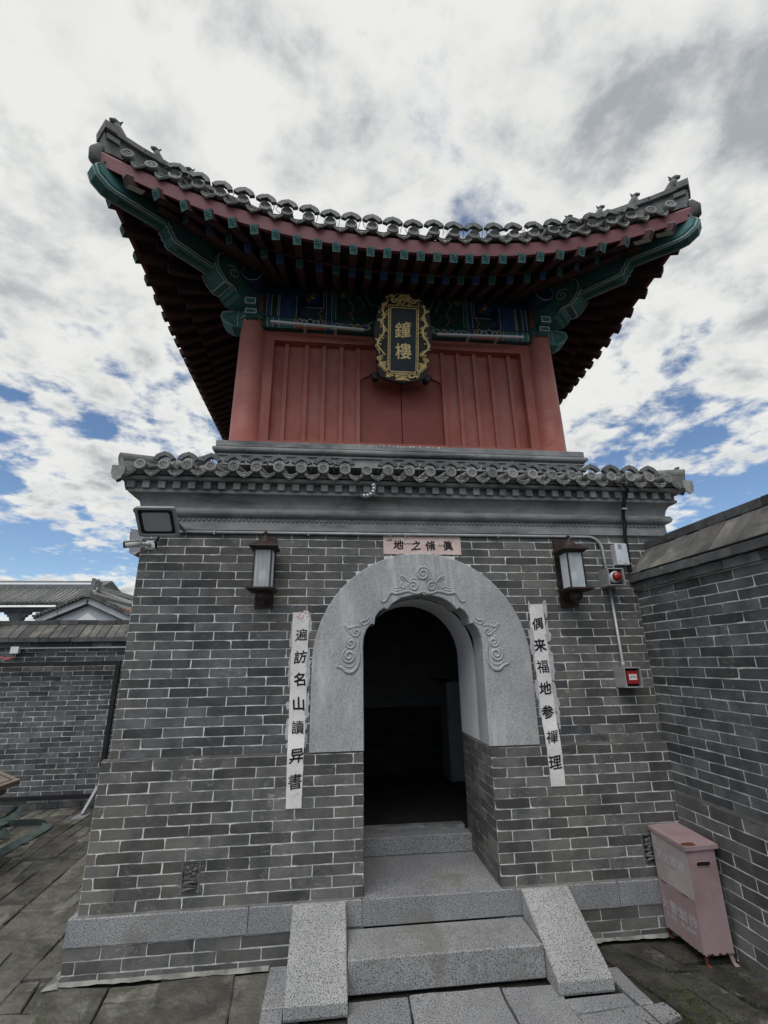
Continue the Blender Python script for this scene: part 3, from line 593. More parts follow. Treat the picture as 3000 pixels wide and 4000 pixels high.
# carved clouds in relief on the arch stone
def spiral(c, r, turns, a0, sgn=1, n=34, r_end=0.12):
    return [(c[0] + r * (1 - (1 - r_end) * t) * math.cos(a0 + sgn * turns * 6.283 * t), c[1] + r * (1 - (1 - r_end) * t) * math.sin(a0 + sgn * turns * 6.283 * t)) for t in [i / n for i in range(n + 1)]]
def curve_pts(ctrl, n=8):
    """Catmull-Rom through 2D points"""
    P = [ctrl[0]] + list(ctrl) + [ctrl[-1]]; o = []
    for i in range(1, len(P) - 2):
        for k in range(n):
            t = k / n; o.append(tuple(0.5 * ((2 * P[i][j]) + (-P[i - 1][j] + P[i + 1][j]) * t + (2 * P[i - 1][j] - 5 * P[i][j] + 4 * P[i + 1][j] - P[i + 2][j]) * t * t + (-P[i - 1][j] + 3 * P[i][j] - 3 * P[i + 1][j] + P[i + 2][j]) * t ** 3) for j in (0, 1)))
    o.append(tuple(ctrl[-1])); return o
def relief(mb, pts, y, r, flat=0.6, mi=None):
    k = len(pts); mb.tube([(p[0], y + 0.002, p[1]) for p in pts], [1.05 * r * (0.55 + 0.45 * math.sin(math.pi * (i + 1) / (k + 1))) for i in range(k)], 6, mi)
cv = MB(); YR2 = YF + 0.001
for s in (1, -1):
    f = lambda pts: [(XC + 0.012 + s * x, z) for x, z in pts]
    relief(cv, f(spiral((0.072, 2.232), 0.050, 1.9, -2.2, s if False else 1)), YR2, 0.011)
    relief(cv, f(curve_pts([(0.03, 2.285), (0.08, 2.292), (0.10, 2.262), (0.125, 2.29), (0.165, 2.315), (0.158, 2.29), (0.13, 2.272)])), YR2, 0.010)
    relief(cv, f(curve_pts([(0.155, 2.27), (0.172, 2.235), (0.145, 2.222), (0.135, 2.245)])), YR2, 0.009)
    relief(cv, f(curve_pts([(0.0, 2.195), (0.05, 2.178), (0.11, 2.195), (0.15, 2.19), (0.20, 2.178), (0.245, 2.185), (0.265, 2.16), (0.285, 2.125), (0.315, 2.118), (0.322, 2.14)])), YR2, 0.013)
    relief(cv, f(curve_pts([(0.13, 2.215), (0.17, 2.205), (0.215, 2.20), (0.25, 2.20), (0.275, 2.17)])), YR2, 0.008)
    relief(cv, f(curve_pts([(0.16, 2.225), (0.20, 2.222), (0.235, 2.215)])), YR2, 0.006)
    g = lambda pts: [(XC + s * x, z) for x, z in pts]
    relief(cv, g(curve_pts([(0.395, 2.01), (0.42, 1.985), (0.455, 1.975), (0.45, 1.955), (0.43, 1.95)])), YR2, 0.010)
    relief(cv, g(curve_pts([(0.385, 1.995), (0.405, 1.965), (0.44, 1.945)])), YR2, 0.008)
    relief(cv, g(spiral((0.492, 1.900), 0.040, 1.6, 2.0, -1)), YR2, 0.010)
    relief(cv, g(curve_pts([(0.45, 1.94), (0.50, 1.945), (0.545, 1.93), (0.575, 1.955), (0.56, 1.92), (0.525, 1.885)])), YR2, 0.010)
    relief(cv, g(spiral((0.530, 1.822), 0.042, 1.7, 1.4, -1)), YR2, 0.011)
    relief(cv, g(spiral((0.542, 1.735), 0.052, 1.9, 1.2, -1)), YR2, 0.012)
    relief(cv, g(curve_pts([(0.470, 1.87), (0.478, 1.80), (0.470, 1.73), (0.482, 1.67), (0.515, 1.63), (0.555, 1.628), (0.59, 1.655), (0.625, 1.668), (0.62, 1.685)])), YR2, 0.014)
    relief(cv, g(curve_pts([(0.49, 1.70), (0.52, 1.665), (0.56, 1.665), (0.60, 1.69)])), YR2, 0.008)
relief(cv, [(XC + 0.018 + x, z) for x, z in spiral((0.0, 2.330), 0.062, 2.2, -1.2, 1)], YR2, 0.013)
cv.build('cloud_carving', M['archstone'], arch)
# --- plastered vault of the passage and the room behind
mb = MB(); n = 24; pr = [(HW, 1.124)] + [(HW * math.cos(math.pi * i / n), 1.726 + HW * math.sin(math.pi * i / n)) for i in range(n + 1)] + [(-HW, 1.124)]
a = [(XC + x, 0.206, z) for x, z in pr]; b = [(XC + x, 0.712, z) for x, z in pr]; k = len(pr)
mb.add(a + b, [(i, i + 1, k + i + 1, k + i) for i in range(k - 1)])
# inner face of the front wall round the vault
oo = [(XC + x * 1.6, 0.713, z + (0.5 if abs(x) < HW - 1e-6 or z > 1.2 else 0)) for x, z in pr]
mb.build('vault', M['plaster'], tower)
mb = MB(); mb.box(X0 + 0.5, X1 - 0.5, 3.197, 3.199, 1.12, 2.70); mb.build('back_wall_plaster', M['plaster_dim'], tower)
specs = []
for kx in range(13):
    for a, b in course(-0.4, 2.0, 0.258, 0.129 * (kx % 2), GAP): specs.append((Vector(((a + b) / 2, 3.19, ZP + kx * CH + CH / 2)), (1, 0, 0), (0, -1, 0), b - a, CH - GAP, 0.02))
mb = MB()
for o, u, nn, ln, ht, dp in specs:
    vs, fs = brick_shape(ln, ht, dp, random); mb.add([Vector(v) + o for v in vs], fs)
mb.box(-0.45, 2.05, 3.1935, 3.1965, 0.28, 1.119); mb.build('inner_brickwork', M['inner_brick'], tower, kind='stuff')  # backing box covers the pale mortar with the same painted-in shade
# --- carved vent bricks low on the wall
def vent(x, z, wd=0.112, ht=0.165):
    mb = MB(); y = -0.034
    mb.box(x - wd / 2, x - wd / 2 + 0.010, y, 0.0, z - ht / 2, z + ht / 2); mb.box(x + wd / 2 - 0.010, x + wd / 2, y, 0.0, z - ht / 2, z + ht / 2)
    mb.box(x - wd / 2 + 0.0102, x + wd / 2 - 0.0102, y, 0.0, z - ht / 2, z - ht / 2 + 0.010); mb.box(x - wd / 2 + 0.0102, x + wd / 2 - 0.0102, y, 0.0, z + ht / 2 - 0.010, z + ht / 2)
    mb.box(x - wd / 2 + 0.0102, x + wd / 2 - 0.0102, -0.0305, 0.0, z - ht / 2 + 0.0102, z + ht / 2 - 0.0102, 1)
    c = (x, z + 0.032)
    for q in range(6):                             # flower with six petals
        a = q * math.pi / 3 + 0.3; p = (c[0] + 0.024 * math.cos(a), c[1] + 0.024 * math.sin(a))
        mb.sphere((p[0], -0.032, p[1]), 0.017, 8, 5, 0, (1.0, 0.35, 0.75))
        mb.tube([(c[0], -0.035, c[1]), (c[0] + 0.04 * math.cos(a), -0.036, c[1] + 0.04 * math.sin(a))], [0.006, 0.002], 5)
    mb.sphere((c[0], -0.038, c[1]), 0.008, 8, 5)
    for q in range(4):                             # layered leaves below
        zz = z - 0.012 - q * 0.017
        mb.tube([(x - 0.042, -0.033, zz + 0.006 * (-1) ** q), (x - 0.01, -0.037, zz + 0.008), (x + 0.042, -0.033, zz - 0.006 * (-1) ** q)], [0.004, 0.009, 0.004], 6)
    mb.build('carved_vent', [M['brick_low'], M['black']], tower)
vent(-0.833, 0.466); vent(2.153, 0.469)
# ================================================================== cornice and lower eave (front, left and right returns)
def rail(prof, mt, name, half0, parent=tower, yc=2.08, ret=2.6, close=True, joints=None):
    """moulding swept along the left return, the front and the right return; prof = [(overhang past the wall face, z)]"""
    mb = MB(); k = len(prof)
    xl, xr, yf = X0, X1, 0.0
    rows = []
    for st in range(4):
        r = []
        for o, z in prof:
            if st == 0: r.append((xl - o, ret, z))
            elif st == 1: r.append((xl - o, yf - o, z))
            elif st == 2: r.append((xr + o, yf - o, z))
            else: r.append((xr + o, ret, z))
        rows.append(r)
    vs = [p for r in rows for p in r]
    fs = [(st * k + i, st * k + (i + 1) % k, (st + 1) * k + (i + 1) % k, (st + 1) * k + i) for st in range(3) for i in range(k if close else k - 1)]
    fs += [tuple(range(k - 1, -1, -1)), tuple(range(3 * k, 4 * k))]
    mb.add(vs, fs); return mb.build(name, mt, parent)
rail([(0.0, 2.657), (0.022, 2.657), (0.022, 2.752), (0.0, 2.752)], M['cement'], 'cornice_band', 0)
tor = [(0.0, 2.7525), (0.026, 2.7525)] + [(0.030 + 0.036 * math.sin(math.pi * i / 8), 2.790 - 0.034 * math.cos(math.pi * i / 8)) for i in range(1, 8)] + [(0.030, 2.8242)]
cov_ = [(0.032 + 0.068 * (1 - math.cos(math.pi / 2 * i / 8)), 2.8242 + 0.094 * math.sin(math.pi / 2 * i / 8)) for i in range(1, 9)]
rail(tor + cov_ + [(0.106, 2.921), (0.106, 2.944), (0.0, 2.944)], M['cement'], 'cornice_cove', 0)
mb = MB()                                        # row of pearls under the torus
k = 0; x = X0 + 0.0
while x < X1 + 0.02: mb.sphere((x, -0.0235, 2.7335), 0.0115, 8, 5); x += 0.0365
mb.build('pearl_moulding', M['cement'], tower, kind='stuff')
rail([(0.0, 2.945), (0.085, 2.945), (0.085, 3.002), (0.0, 3.002)], M['cement'], 'dentil_backing', 0)
dm = MB(); dm.box(-0.0255, 0.0255, -0.046, 0.0, -0.0265, 0.0265)
dme = dm.mesh('dentil', [M['cement']]); nd = 40
def dent(p, rot):
    jx = random.uniform(-0.0015, 0.0015)
    link('dentil', dme, tower, Matrix.Translation(Vector(p) + Vector((jx, 0, 0))) @ Matrix.Rotation(rot, 4, 'Z'))
xs = -1.535; stp = 0.1092
for i in range(41):
    xx = xs + 0.03 + i * stp
    if xx < 2.86: dent((xx, -0.085, 2.9725), 0.0)
for i in range(12): dent((X0 - 0.085, -0.03 + i * 0.109, 2.9725), -math.pi / 2); dent((X1 + 0.085, -0.03 + i * 0.109, 2.9725), math.pi / 2)
rail([(0.0, 3.003), (0.150, 3.003), (0.158, 3.012), (0.158, 3.030), (0.0, 3.030)], M['cement'], 'eave_board', 0)
# --- skirt roof: sloping bed, tile rows, round end tiles, drip tiles
EO = 0.205; ZE = 3.032                           # overhang and height of the lower eave
mb = MB()
def skirt(o, z): return [(X0 - o, 2.6, z), (X0 - o, -o, z), (X1 + o, -o, z), (X1 + o, 2.6, z)]
pr = [(EO - 0.03, ZE), (EO - 0.02, ZE + 0.022), (-0.45, 3.235), (-0.45, 3.03)]
vs = [p for o, z in pr for p in skirt(o, z)]
mb.add(vs, [(r * 4 + i, r * 4 + i + 1, (r + 1) * 4 + i + 1, (r + 1) * 4 + i) for r in range(3) for i in range(3)])
skirt_roof = mb.build('skirt_roof', M['tile_dark'], tower)
def cap_mesh(r=0.041):
    """round end tile with an embossed flower, plus its half-round row behind; faces -y, centre at origin"""
    mb = MB(); mb.lathe([(0.0, 0.0), (r * 0.16, 0.006), (r * 0.22, 0.0), (r * 0.62, 0.0), (r * 0.68, 0.007), (r * 0.98, 0.007), (r, 0.0), (r, -0.03), (r * 0.86, -0.032), (r * 0.86, -0.05)], (0, 0, 0), 18, 'y')
    for q in range(6):
        a = q * math.pi / 3; mb.sphere((r * 0.40 * math.cos(a), -0.001, r * 0.40 * math.sin(a)), r * 0.19, 6, 4, None, (1, 0.35, 1))
    return mb.mesh('cap_tile', [M['tile']])
def drip_mesh(wd=0.115, h=0.062):
    """hanging drip tile: curved pan with a pointed apron; faces -y, top centre at origin"""
    mb = MB(); n = 10; top = []; bot = []
    for i in range(n + 1):
        t = -1 + 2 * i / n; x = t * wd / 2; sag = -0.020 * (1 - t * t)
        top.append((x, 0.0, sag)); bot.append((x * 0.98, -0.004, sag - (0.016 + (h - 0.036) * (1 - abs(t)) ** 0.9 * 1.0 + 0.006 * math.cos(t * 9.42) ** 2)))
    th = 0.011; k = n + 1
    A = top + bot; Bk = [(x, y + th, z) for x, y, z in A]; m_ = len(A)
    fs = [(i, k + i, k + i + 1, i + 1) for i in range(n)] + [(m_ + i + 1, m_ + k + i + 1, m_ + k + i, m_ + i) for i in range(n)]
    fs += [(k + i, m_ + k + i, m_ + k + i + 1, k + i + 1) for i in range(n)] + [(i + 1, m_ + i + 1, m_ + i, i) for i in range(n)] + [(0, m_, m_ + k, k), (n, k + n, m_ + k + n, m_ + n)]
    mb.add(A + Bk, fs)
    inn = [(x * 0.78, -0.008, z - 0.010 - (0.010 if j >= k else 0) * -1.4) for j, (x, y, z) in enumerate(A)]
    mb.tube([(p[0] * 0.86, -0.004, p[2] - 0.008) for p in top], 0.0035, 5); mb.tube([(p[0] * 0.80, -0.006, p[2] + 0.010) for p in bot], 0.0035, 5)
    pan = [(x, 0.0, z - 0.001) for x, y, z in top] + [(x, 0.30, z + 0.085) for x, y, z in top]
    mb.add(pan, [(i, i + 1, k + i + 1, k + i) for i in range(n)])
    return mb.mesh('drip_tile', [M['tile']])
capm = cap_mesh(0.042); dripm = drip_mesh(0.118, 0.062)
rowm = MB(); rowm.tube([(0, 0.0, 0), (0, 0.60, 0.155)], 0.036, 10); rowm = rowm.mesh('tile_row', [M['tile']])
def tform(x, y, z, yaw=0.0, pitch=0.0, roll=0.0): return Matrix.Translation((x, y, z)) @ Matrix.Rotation(yaw, 4, 'Z') @ Matrix.Rotation(pitch, 4, 'X') @ Matrix.Rotation(roll, 4, 'Y')
caps_lower = []
SPL = 0.1662; x = -1.425; k = 0
while x < X1 + EO - 0.05:
    jy, jz = random.uniform(-0.006, 0.006), random.uniform(-0.004, 0.004)
    link('cap_tile', capm, skirt_roof, tform(x, -EO + jy, ZE + 0.066 + jz, 0, R(-8) + random.uniform(-0.05, 0.05), random.uniform(-0.5, 0.5)))
    link('tile_row', rowm, skirt_roof, tform(x, -EO + 0.02, ZE + 0.066 + jz))
    caps_lower.append((x, -EO + jy, ZE + 0.066 + jz)); x += SPL
x = -1.425 - SPL / 2
while x < X1 + EO:
    link('drip_tile', dripm, skirt_roof, tform(x, -EO + 0.006 + random.uniform(-0.006, 0.006), ZE + 0.040 + random.uniform(-0.004, 0.004), 0, R(-6) + random.uniform(-0.06, 0.06), random.uniform(-0.07, 0.07))); x += SPL
for i in range(14):                              # returns on both flanks
    y = 0.02 + i * SPL
    for sx, yaw in ((X0 - EO, -math.pi / 2), (X1 + EO, math.pi / 2)):
        link('cap_tile', capm, skirt_roof, tform(sx, y, ZE + 0.066, yaw, R(-8))); link('tile_row', rowm, skirt_roof, tform(sx + (0.02 if sx < 0 else -0.02), y, ZE + 0.066, yaw)); link('drip_tile', dripm, skirt_roof, tform(sx, y - SPL / 2, ZE + 0.04, yaw, R(-6)))
for sx, s in ((X0 - EO + 0.075, 1), (X1 + EO - 0.075, -1)):   # hip ridges with an upturned end
    mb = MB(); p0 = Vector((sx, -EO + 0.03, ZE + 0.062)); d = Vector((s * 0.70, 0.70, 0.21))
    mb.beam(p0 - d * 0.02, p0 + d * 0.9, 0.075, 0.10); mb.tube([p0 + d * -0.03 + Vector((0, 0, 0.055)), p0 + d * 0.9 + Vector((0, 0, 0.055))], 0.045, 10)
    mb.build('hip_ridge', M['tile'], skirt_roof)
    mb = MB(); c = p0 + Vector((-s * 0.015, -0.015, -0.02)); mb.box(c.x - 0.045, c.x + 0.045, c.y - 0.03, c.y + 0.05, c.z - 0.06, c.z + 0.005); mb.prism([(c.x - 0.04, c.y - 0.034, c.z - 0.06), (c.x + 0.04, c.y - 0.034, c.z - 0.06), (c.x + 0.03, c.y - 0.036, c.z - 0.095), (c.x, c.y - 0.038, c.z - 0.115), (c.x - 0.03, c.y - 0.036, c.z - 0.095)], (0, 0.012, 0)); mb.build('corner_tile', M['tile'], skirt_roof)
mb = MB(); mb.sphere((X1 + EO - 0.06, -EO + 0.10, 3.175), 0.028, 8, 6, None, (0.9, 0.9, 1.5)); mb.sphere((X1 + EO - 0.055, -EO + 0.08, 3.215), 0.020, 8, 6); mb.tube([(X1 + EO - 0.055, -EO + 0.05, 3.22), (X1 + EO - 0.05, -EO + 0.09, 3.235)], 0.008, 5)
mb.build('ridge_beast', M['ridge'], skirt_roof)
# --- stone base of the upper storey
def base_rail(prof, mt, name):
    mb = MB(); k = len(prof); xa, xb, ya, yb = XC - 1.655, XC + 1.655, 0.455, 3.855; rows = []
    for (sx, sy) in ((0, 1), (0, 0), (1, 0), (1, 1)):
        rows.append([((xb + o) if sx else (xa - o), (yb + o) if sy else (ya - o), z) for o, z in prof])
    vs = [p for r in rows for p in r]
    mb.add(vs, [(r * k + i, r * k + (i + 1) % k, ((r + 1) % 4) * k + (i + 1) % k, ((r + 1) % 4) * k + i) for r in range(4) for i in range(k)])
    mb.build(name, mt, tower)
base_rail([(-0.4, 3.546), (0.062, 3.546), (0.072, 3.552), (0.072, 3.600), (0.064, 3.607), (-0.4, 3.607)], M['cement'], 'base_slab')
base_rail([(-0.3, 3.492)] + [(0.070 + 0.026 * math.sin(math.pi * i / 6), 3.518 - 0.026 * math.cos(math.pi * i / 6)) for i in range(7)] + [(-0.3, 3.545)], M['cement'], 'base_moulding')
base_rail([(-0.3, 3.38), (0.05, 3.38), (0.05, 3.462), (0.068, 3.464), (0.068, 3.476), (0.05, 3.478), (0.05, 3.4915), (-0.3, 3.4915)], M['cement'], 'base_course')
mb = MB(); mb.box(XC - 1.50, XC + 1.50, 0.60, 3.70, 3.30, 3.6075); mb.build('upper_floor', M['cement'], tower)
mb = MB()                                        # white paint splashes on the slab
for q in range(42):
    x = 0.60 + rg.gauss(0, 0.16); h = rg.uniform(0.004, 0.03); wd = rg.uniform(0.004, 0.02)
    mb.add([(x, 0.3825, 3.603), (x + wd, 0.3825, 3.603), (x + wd * 0.5 + rg.uniform(-0.02, 0.02), 0.3825, 3.603 - h)], [(0, 2, 1)])
mb.build('paint_splash', M['line'], tower, kind='stuff')

# ================================================================== upper storey: pillars, panelled wall, doors, beams
YP = 0.62; CS = 1.535; YC = YP + CS              # pillar line and half spacing
def pillar(x, y):
    mb = MB(); mb.lathe([(0.138, 3.60), (0.137, 4.0), (0.130, 4.6), (0.125, 5.06), (0.125, 5.5)], (x, y, 0), 28); return mb.build('pillar', M['red_pillar'], tower)
for sx in (-1, 1):
    for sy in (-1, 1): pillar(XC + sx * CS, YC + sy * CS)
YW = YP + 0.045                                   # board wall
mb = MB()
xa, xb = XC - CS + 0.12, XC + CS - 0.12
FT = 4.855                                        # underside of the head rail
def fbox(x0, x1, y0, y1, z0, z1, name, mt): 
    b = MB(); b.box(x0, x1, y0, y1, z0, z1); return b.build(name, mt, tower)
fbox(xa, xb, YP - 0.035, YW + 0.03, FT, 4.965, 'head_rail', M['red'])
fbox(xa, XC - 1.312, YP - 0.035, YW + 0.03, 3.66, FT - 0.002, 'wall_stile', M['red']); fbox(XC + 1.308, xb, YP - 0.035, YW + 0.03, 3.66, FT - 0.002, 'wall_stile', M['red'])
fbox(xa, xb, YP - 0.05, YW + 0.03, 3.6076, 3.66 + 0.055, 'sill_rail', M['red'])
bat = [-1.312, -1.186, -0.981, -0.802, -0.622, -0.448]
for s in (-1, 1):
    e = [s * b for b in bat]
    for i in range(5):
        x0, x1 = sorted((XC + e[i], XC + e[i + 1])); fbox(x0 + 0.001, x1 - 0.001, YW + rg.uniform(-0.002, 0.002), YW + 0.025, 3.716, FT - 0.002, 'wall_board', M['red'])
        xb_ = XC + e[i + 1]; fbox(xb_ - 0.019, xb_ + 0.019, YW - 0.032, YW - 0.0025, 3.716, FT - 0.002, 'batten', M['red'])
# door head with shoulders, two leaves
poly = [(-0.43, 4.853), (-0.43, 4.44), (-0.415, 4.485), (-0.375, 4.515), (-0.335, 4.525), (-0.318, 4.56), (0.318, 4.56), (0.335, 4.525), (0.375, 4.515), (0.415, 4.485), (0.43, 4.44), (0.43, 4.853)]
mb = MB(); mb.prism([(XC + x, YW - 0.014, z) for x, z in poly], (0, 0.02, 0)); mb.build('door_head', M['red'], tower)
for x0, x1 in ((-0.43, -0.0045), (0.0045, 0.43)):
    mb = MB(); mb.box(XC + x0, XC + x1, YW + 0.010, YW + 0.04, 3.716, 4.60); mb.build('door', M['red_door'], tower)
fbox(XC - 0.03, XC + 0.03, YW + 0.045, YW + 0.06, 3.7, 4.6, 'door_backing', M['black'])
# plain walls on the other three sides
fbox(XC - CS - 0.03, XC - CS + 0.03, YP + 0.1, YC + CS - 0.1, 3.608, 4.96, 'side_wall', M['red']); fbox(XC + CS - 0.03, XC + CS + 0.03, YP + 0.1, YC + CS - 0.1, 3.608, 4.96, 'side_wall', M['red'])
fbox(xa, xb, YC + CS - 0.03, YC + CS + 0.03, 3.608, 4.96, 'rear_wall', M['red'])
# painted beams: a rounded lower one and a tall upper one, with bands, lines and flower panels as thin plates
def beam_side(x0, x1, y, name, lower):
    mb = MB()
    if lower:
        prof = [(0.10, 4.967), (-0.085, 4.967), (-0.105, 4.985), (-0.112, 5.03), (-0.105, 5.075), (-0.085, 5.095), (0.10, 5.095)]
    else: prof = [(0.10, 5.097), (-0.072, 5.097), (-0.080, 5.11), (-0.080, 5.53), (-0.06, 5.56), (0.10, 5.56)]
    mb.prism([(x0, y + a, z) for a, z in prof], (x1 - x0, 0, 0)); return mb.build(name, M['green_dark'], tower)
bl = beam_side(xa - 0.02, xb + 0.02, YP, 'lower_beam', True); bu = beam_side(xa - 0.02, xb + 0.02, YP, 'upper_beam', False)
for (sx, nm) in ((-1, 'side_beam'), (1, 'side_beam')):
    mb = MB(); mb.box(XC + sx * CS - 0.08, XC + sx * CS + 0.08, YP + 0.1, YC + CS - 0.1, 4.967, 5.56); mb.build(nm, M['green_dark'], tower)
mb = MB(); mb.box(xa, xb, YC + CS - 0.08, YC + CS + 0.08, 4.967, 5.56); mb.build('rear_beam', M['green_dark'], tower)
PM = [M['blue'], M['line'], M['teal'], M['orange'], M['blue_dark'], M['gold'], M['green_dark']]
def low_y(z):                                     # front of the lower beam at height z
    P = [(-0.085, 4.967), (-0.105, 4.985), (-0.112, 5.03), (-0.105, 5.075), (-0.085, 5.095)]
    for (y0, z0), (y1, z1) in zip(P, P[1:]):
        if z0 <= z <= z1: return YP + y0 + (y1 - y0) * (z - z0) / (z1 - z0)
    return YP - 0.085
rp = random.Random(3)
def band(m_, x0, x1, z0, z1, mi, lift, low):
    if low:
        zs = [z for z in (4.9675, 4.985, 5.03, 5.075, 5.0945) if z0 < z < z1]; zs = [z0] + zs + [z1]
        vs = []
        for z in zs: vs += [(x0, low_y(z) - lift, z), (x1, low_y(z) - lift, z)]
        m_.add(vs, [(2 * i, 2 * i + 1, 2 * i + 3, 2 * i + 2) for i in range(len(zs) - 1)], mi)
    else:
        y = YP - 0.080 - lift; m_.box(x0, x1, y, y + lift * 0.9, z0, z1, mi)
def stroke(m_, pts, y, r, mi): m_.tube([(p[0], y, p[1]) for p in pts], r, 5, mi)
for s in (-1, 1):
    mb = MB(); ml = MB(); X = lambda d: XC + s * d                      # distance from the tower axis
    def bd(m_, d0, d1, z0, z1, mi, lift, low): a, b = sorted((X(d0), X(d1))); band(m_, a, b, z0, z1, mi, lift, low)
    UZ0, UZ1 = 5.115, 5.525; LZ0, LZ1 = 4.968, 5.094
    for d0, d1, mi in ((1.36, 1.40, 0), (1.30, 1.35, 6), (1.12, 1.27, 0), (0.75, 0.78, 0), (0.70, 0.74, 2), (1.0, 1.09, 4)):
        bd(mb, d0, d1, UZ0, UZ1, mi, 0.002, False)
    for d in (1.405, 1.355, 1.29, 1.275, 1.10, 0.79, 0.735, 0.69): bd(mb, d - 0.003, d + 0.003, UZ0, UZ1, 1, 0.0035, False)
    for d0, d1, mi in ((1.33, 1.38, 2), (1.28, 1.32, 0), (1.12, 1.265, 2), (0.735, 0.78, 0), (0.80, 1.10, 3)): bd(ml, d0, d1, LZ0, LZ1, mi, 0.002, True)
    for d in (1.385, 1.325, 1.27, 1.11, 0.79, 0.725): bd(ml, d - 0.003, d + 0.003, LZ0, LZ1, 1, 0.0035, True)
    # boxed flower panels
    bd(mb, 0.815, 1.06, 5.245, 5.505, 1, 0.002, False); bd(mb, 0.822, 1.053, 5.252, 5.50, 4, 0.004, False)
    for q in range(5):
        a = q * 1.2566; mb.sphere((X(0.937) + 0.045 * math.cos(a), YP - 0.085, 5.375 + 0.045 * math.sin(a)), 0.035, 8, 5, 3 if q % 2 else 0, (1, 0.15, 1))
    mb.sphere((X(0.937), YP - 0.087, 5.375), 0.022, 8, 5, 5, (1, 0.2, 1))
    bd(ml, 0.825, 1.075, 4.985, 5.082, 1, 0.004, True); bd(ml, 0.831, 1.069, 4.990, 5.077, 4, 0.006, True)
    for c in (0.89, 1.01):
        for rr_, mi in ((0.036, 1), (0.022, 2)): stroke(ml, [(X(c) + rr_ * math.cos(t), 5.0 + rr_ * 1.6 * math.sin(t)) for t in [math.pi * i / 8 for i in range(9)]], YP - 0.118, 0.0055, mi)
    stroke(ml, [(X(0.835) + s * (0.23 * i / 10), 5.052 + 0.022 * math.cos(i / 10 * 12.56)) for i in range(11)], YP - 0.118, 0.004, 1)
    # scrolls and cloud-shaped cartouche outlines towards the middle
    for (d, z, r, mi) in ((0.62, 5.44, 0.045, 5), (0.62, 5.32, 0.035, 2), (0.55, 5.20, 0.04, 3), (0.86, 5.18, 0.03, 3), (1.02, 5.18, 0.03, 2), (0.45, 5.40, 0.04, 2), (0.43, 5.24, 0.035, 3)):
        stroke(mb, [(X(0) + s * p[0], p[1]) for p in spiral((d, z), r, 1.6, rp.uniform(0, 6), 1, 20)], YP - 0.083, 0.004, mi)
    stroke(mb, [(X(0) + s * p[0], p[1]) for p in curve_pts([(0.58, 5.52), (0.535, 5.46), (0.56, 5.38), (0.52, 5.32), (0.50, 5.25), (0.53, 5.20), (0.50, 5.12)])], YP - 0.083, 0.0032, 1)
    stroke(mb, [(X(0.40), 5.50), (X(0.44), 5.42), (X(0.38), 5.28)], YP - 0.083, 0.0032, 1); stroke(mb, [(X(0.33), 5.50), (X(0.365), 5.42), (X(0.32), 5.33), (X(0.2), 5.32)], YP - 0.083, 0.0032, 1)
    stroke(mb, [(X(0) + s * p[0], p[1]) for p in curve_pts([(0.83, 5.23), (0.86, 5.18), (0.83, 5.12)])], YP - 0.083, 0.0032, 1)
    for (d, mi) in ((0.62, 2), (0.54, 0), (0.46, 3), (0.38, 0), (0.67, 0)):
        ml.sphere((X(d), YP - 0.110, 5.01), 0.03, 8, 5, mi, (0.9, 0.2, 1.1)); stroke(ml, [(X(d) + 0.032 * math.cos(t), 5.01 + 0.034 * math.sin(t)) for t in [i * 0.5236 for i in range(13)]], YP - 0.114, 0.0032, 1)
    stroke(ml, [(X(0) + s * p[0], p[1]) for p in curve_pts([(0.30, 5.09), (0.345, 5.05), (0.33, 5.01), (0.37, 4.98), (0.42, 5.00)])], YP - 0.115, 0.005, 1)
    mb.build('painted_ornament', PM, bu); ml.build('painted_ornament', PM, bl)

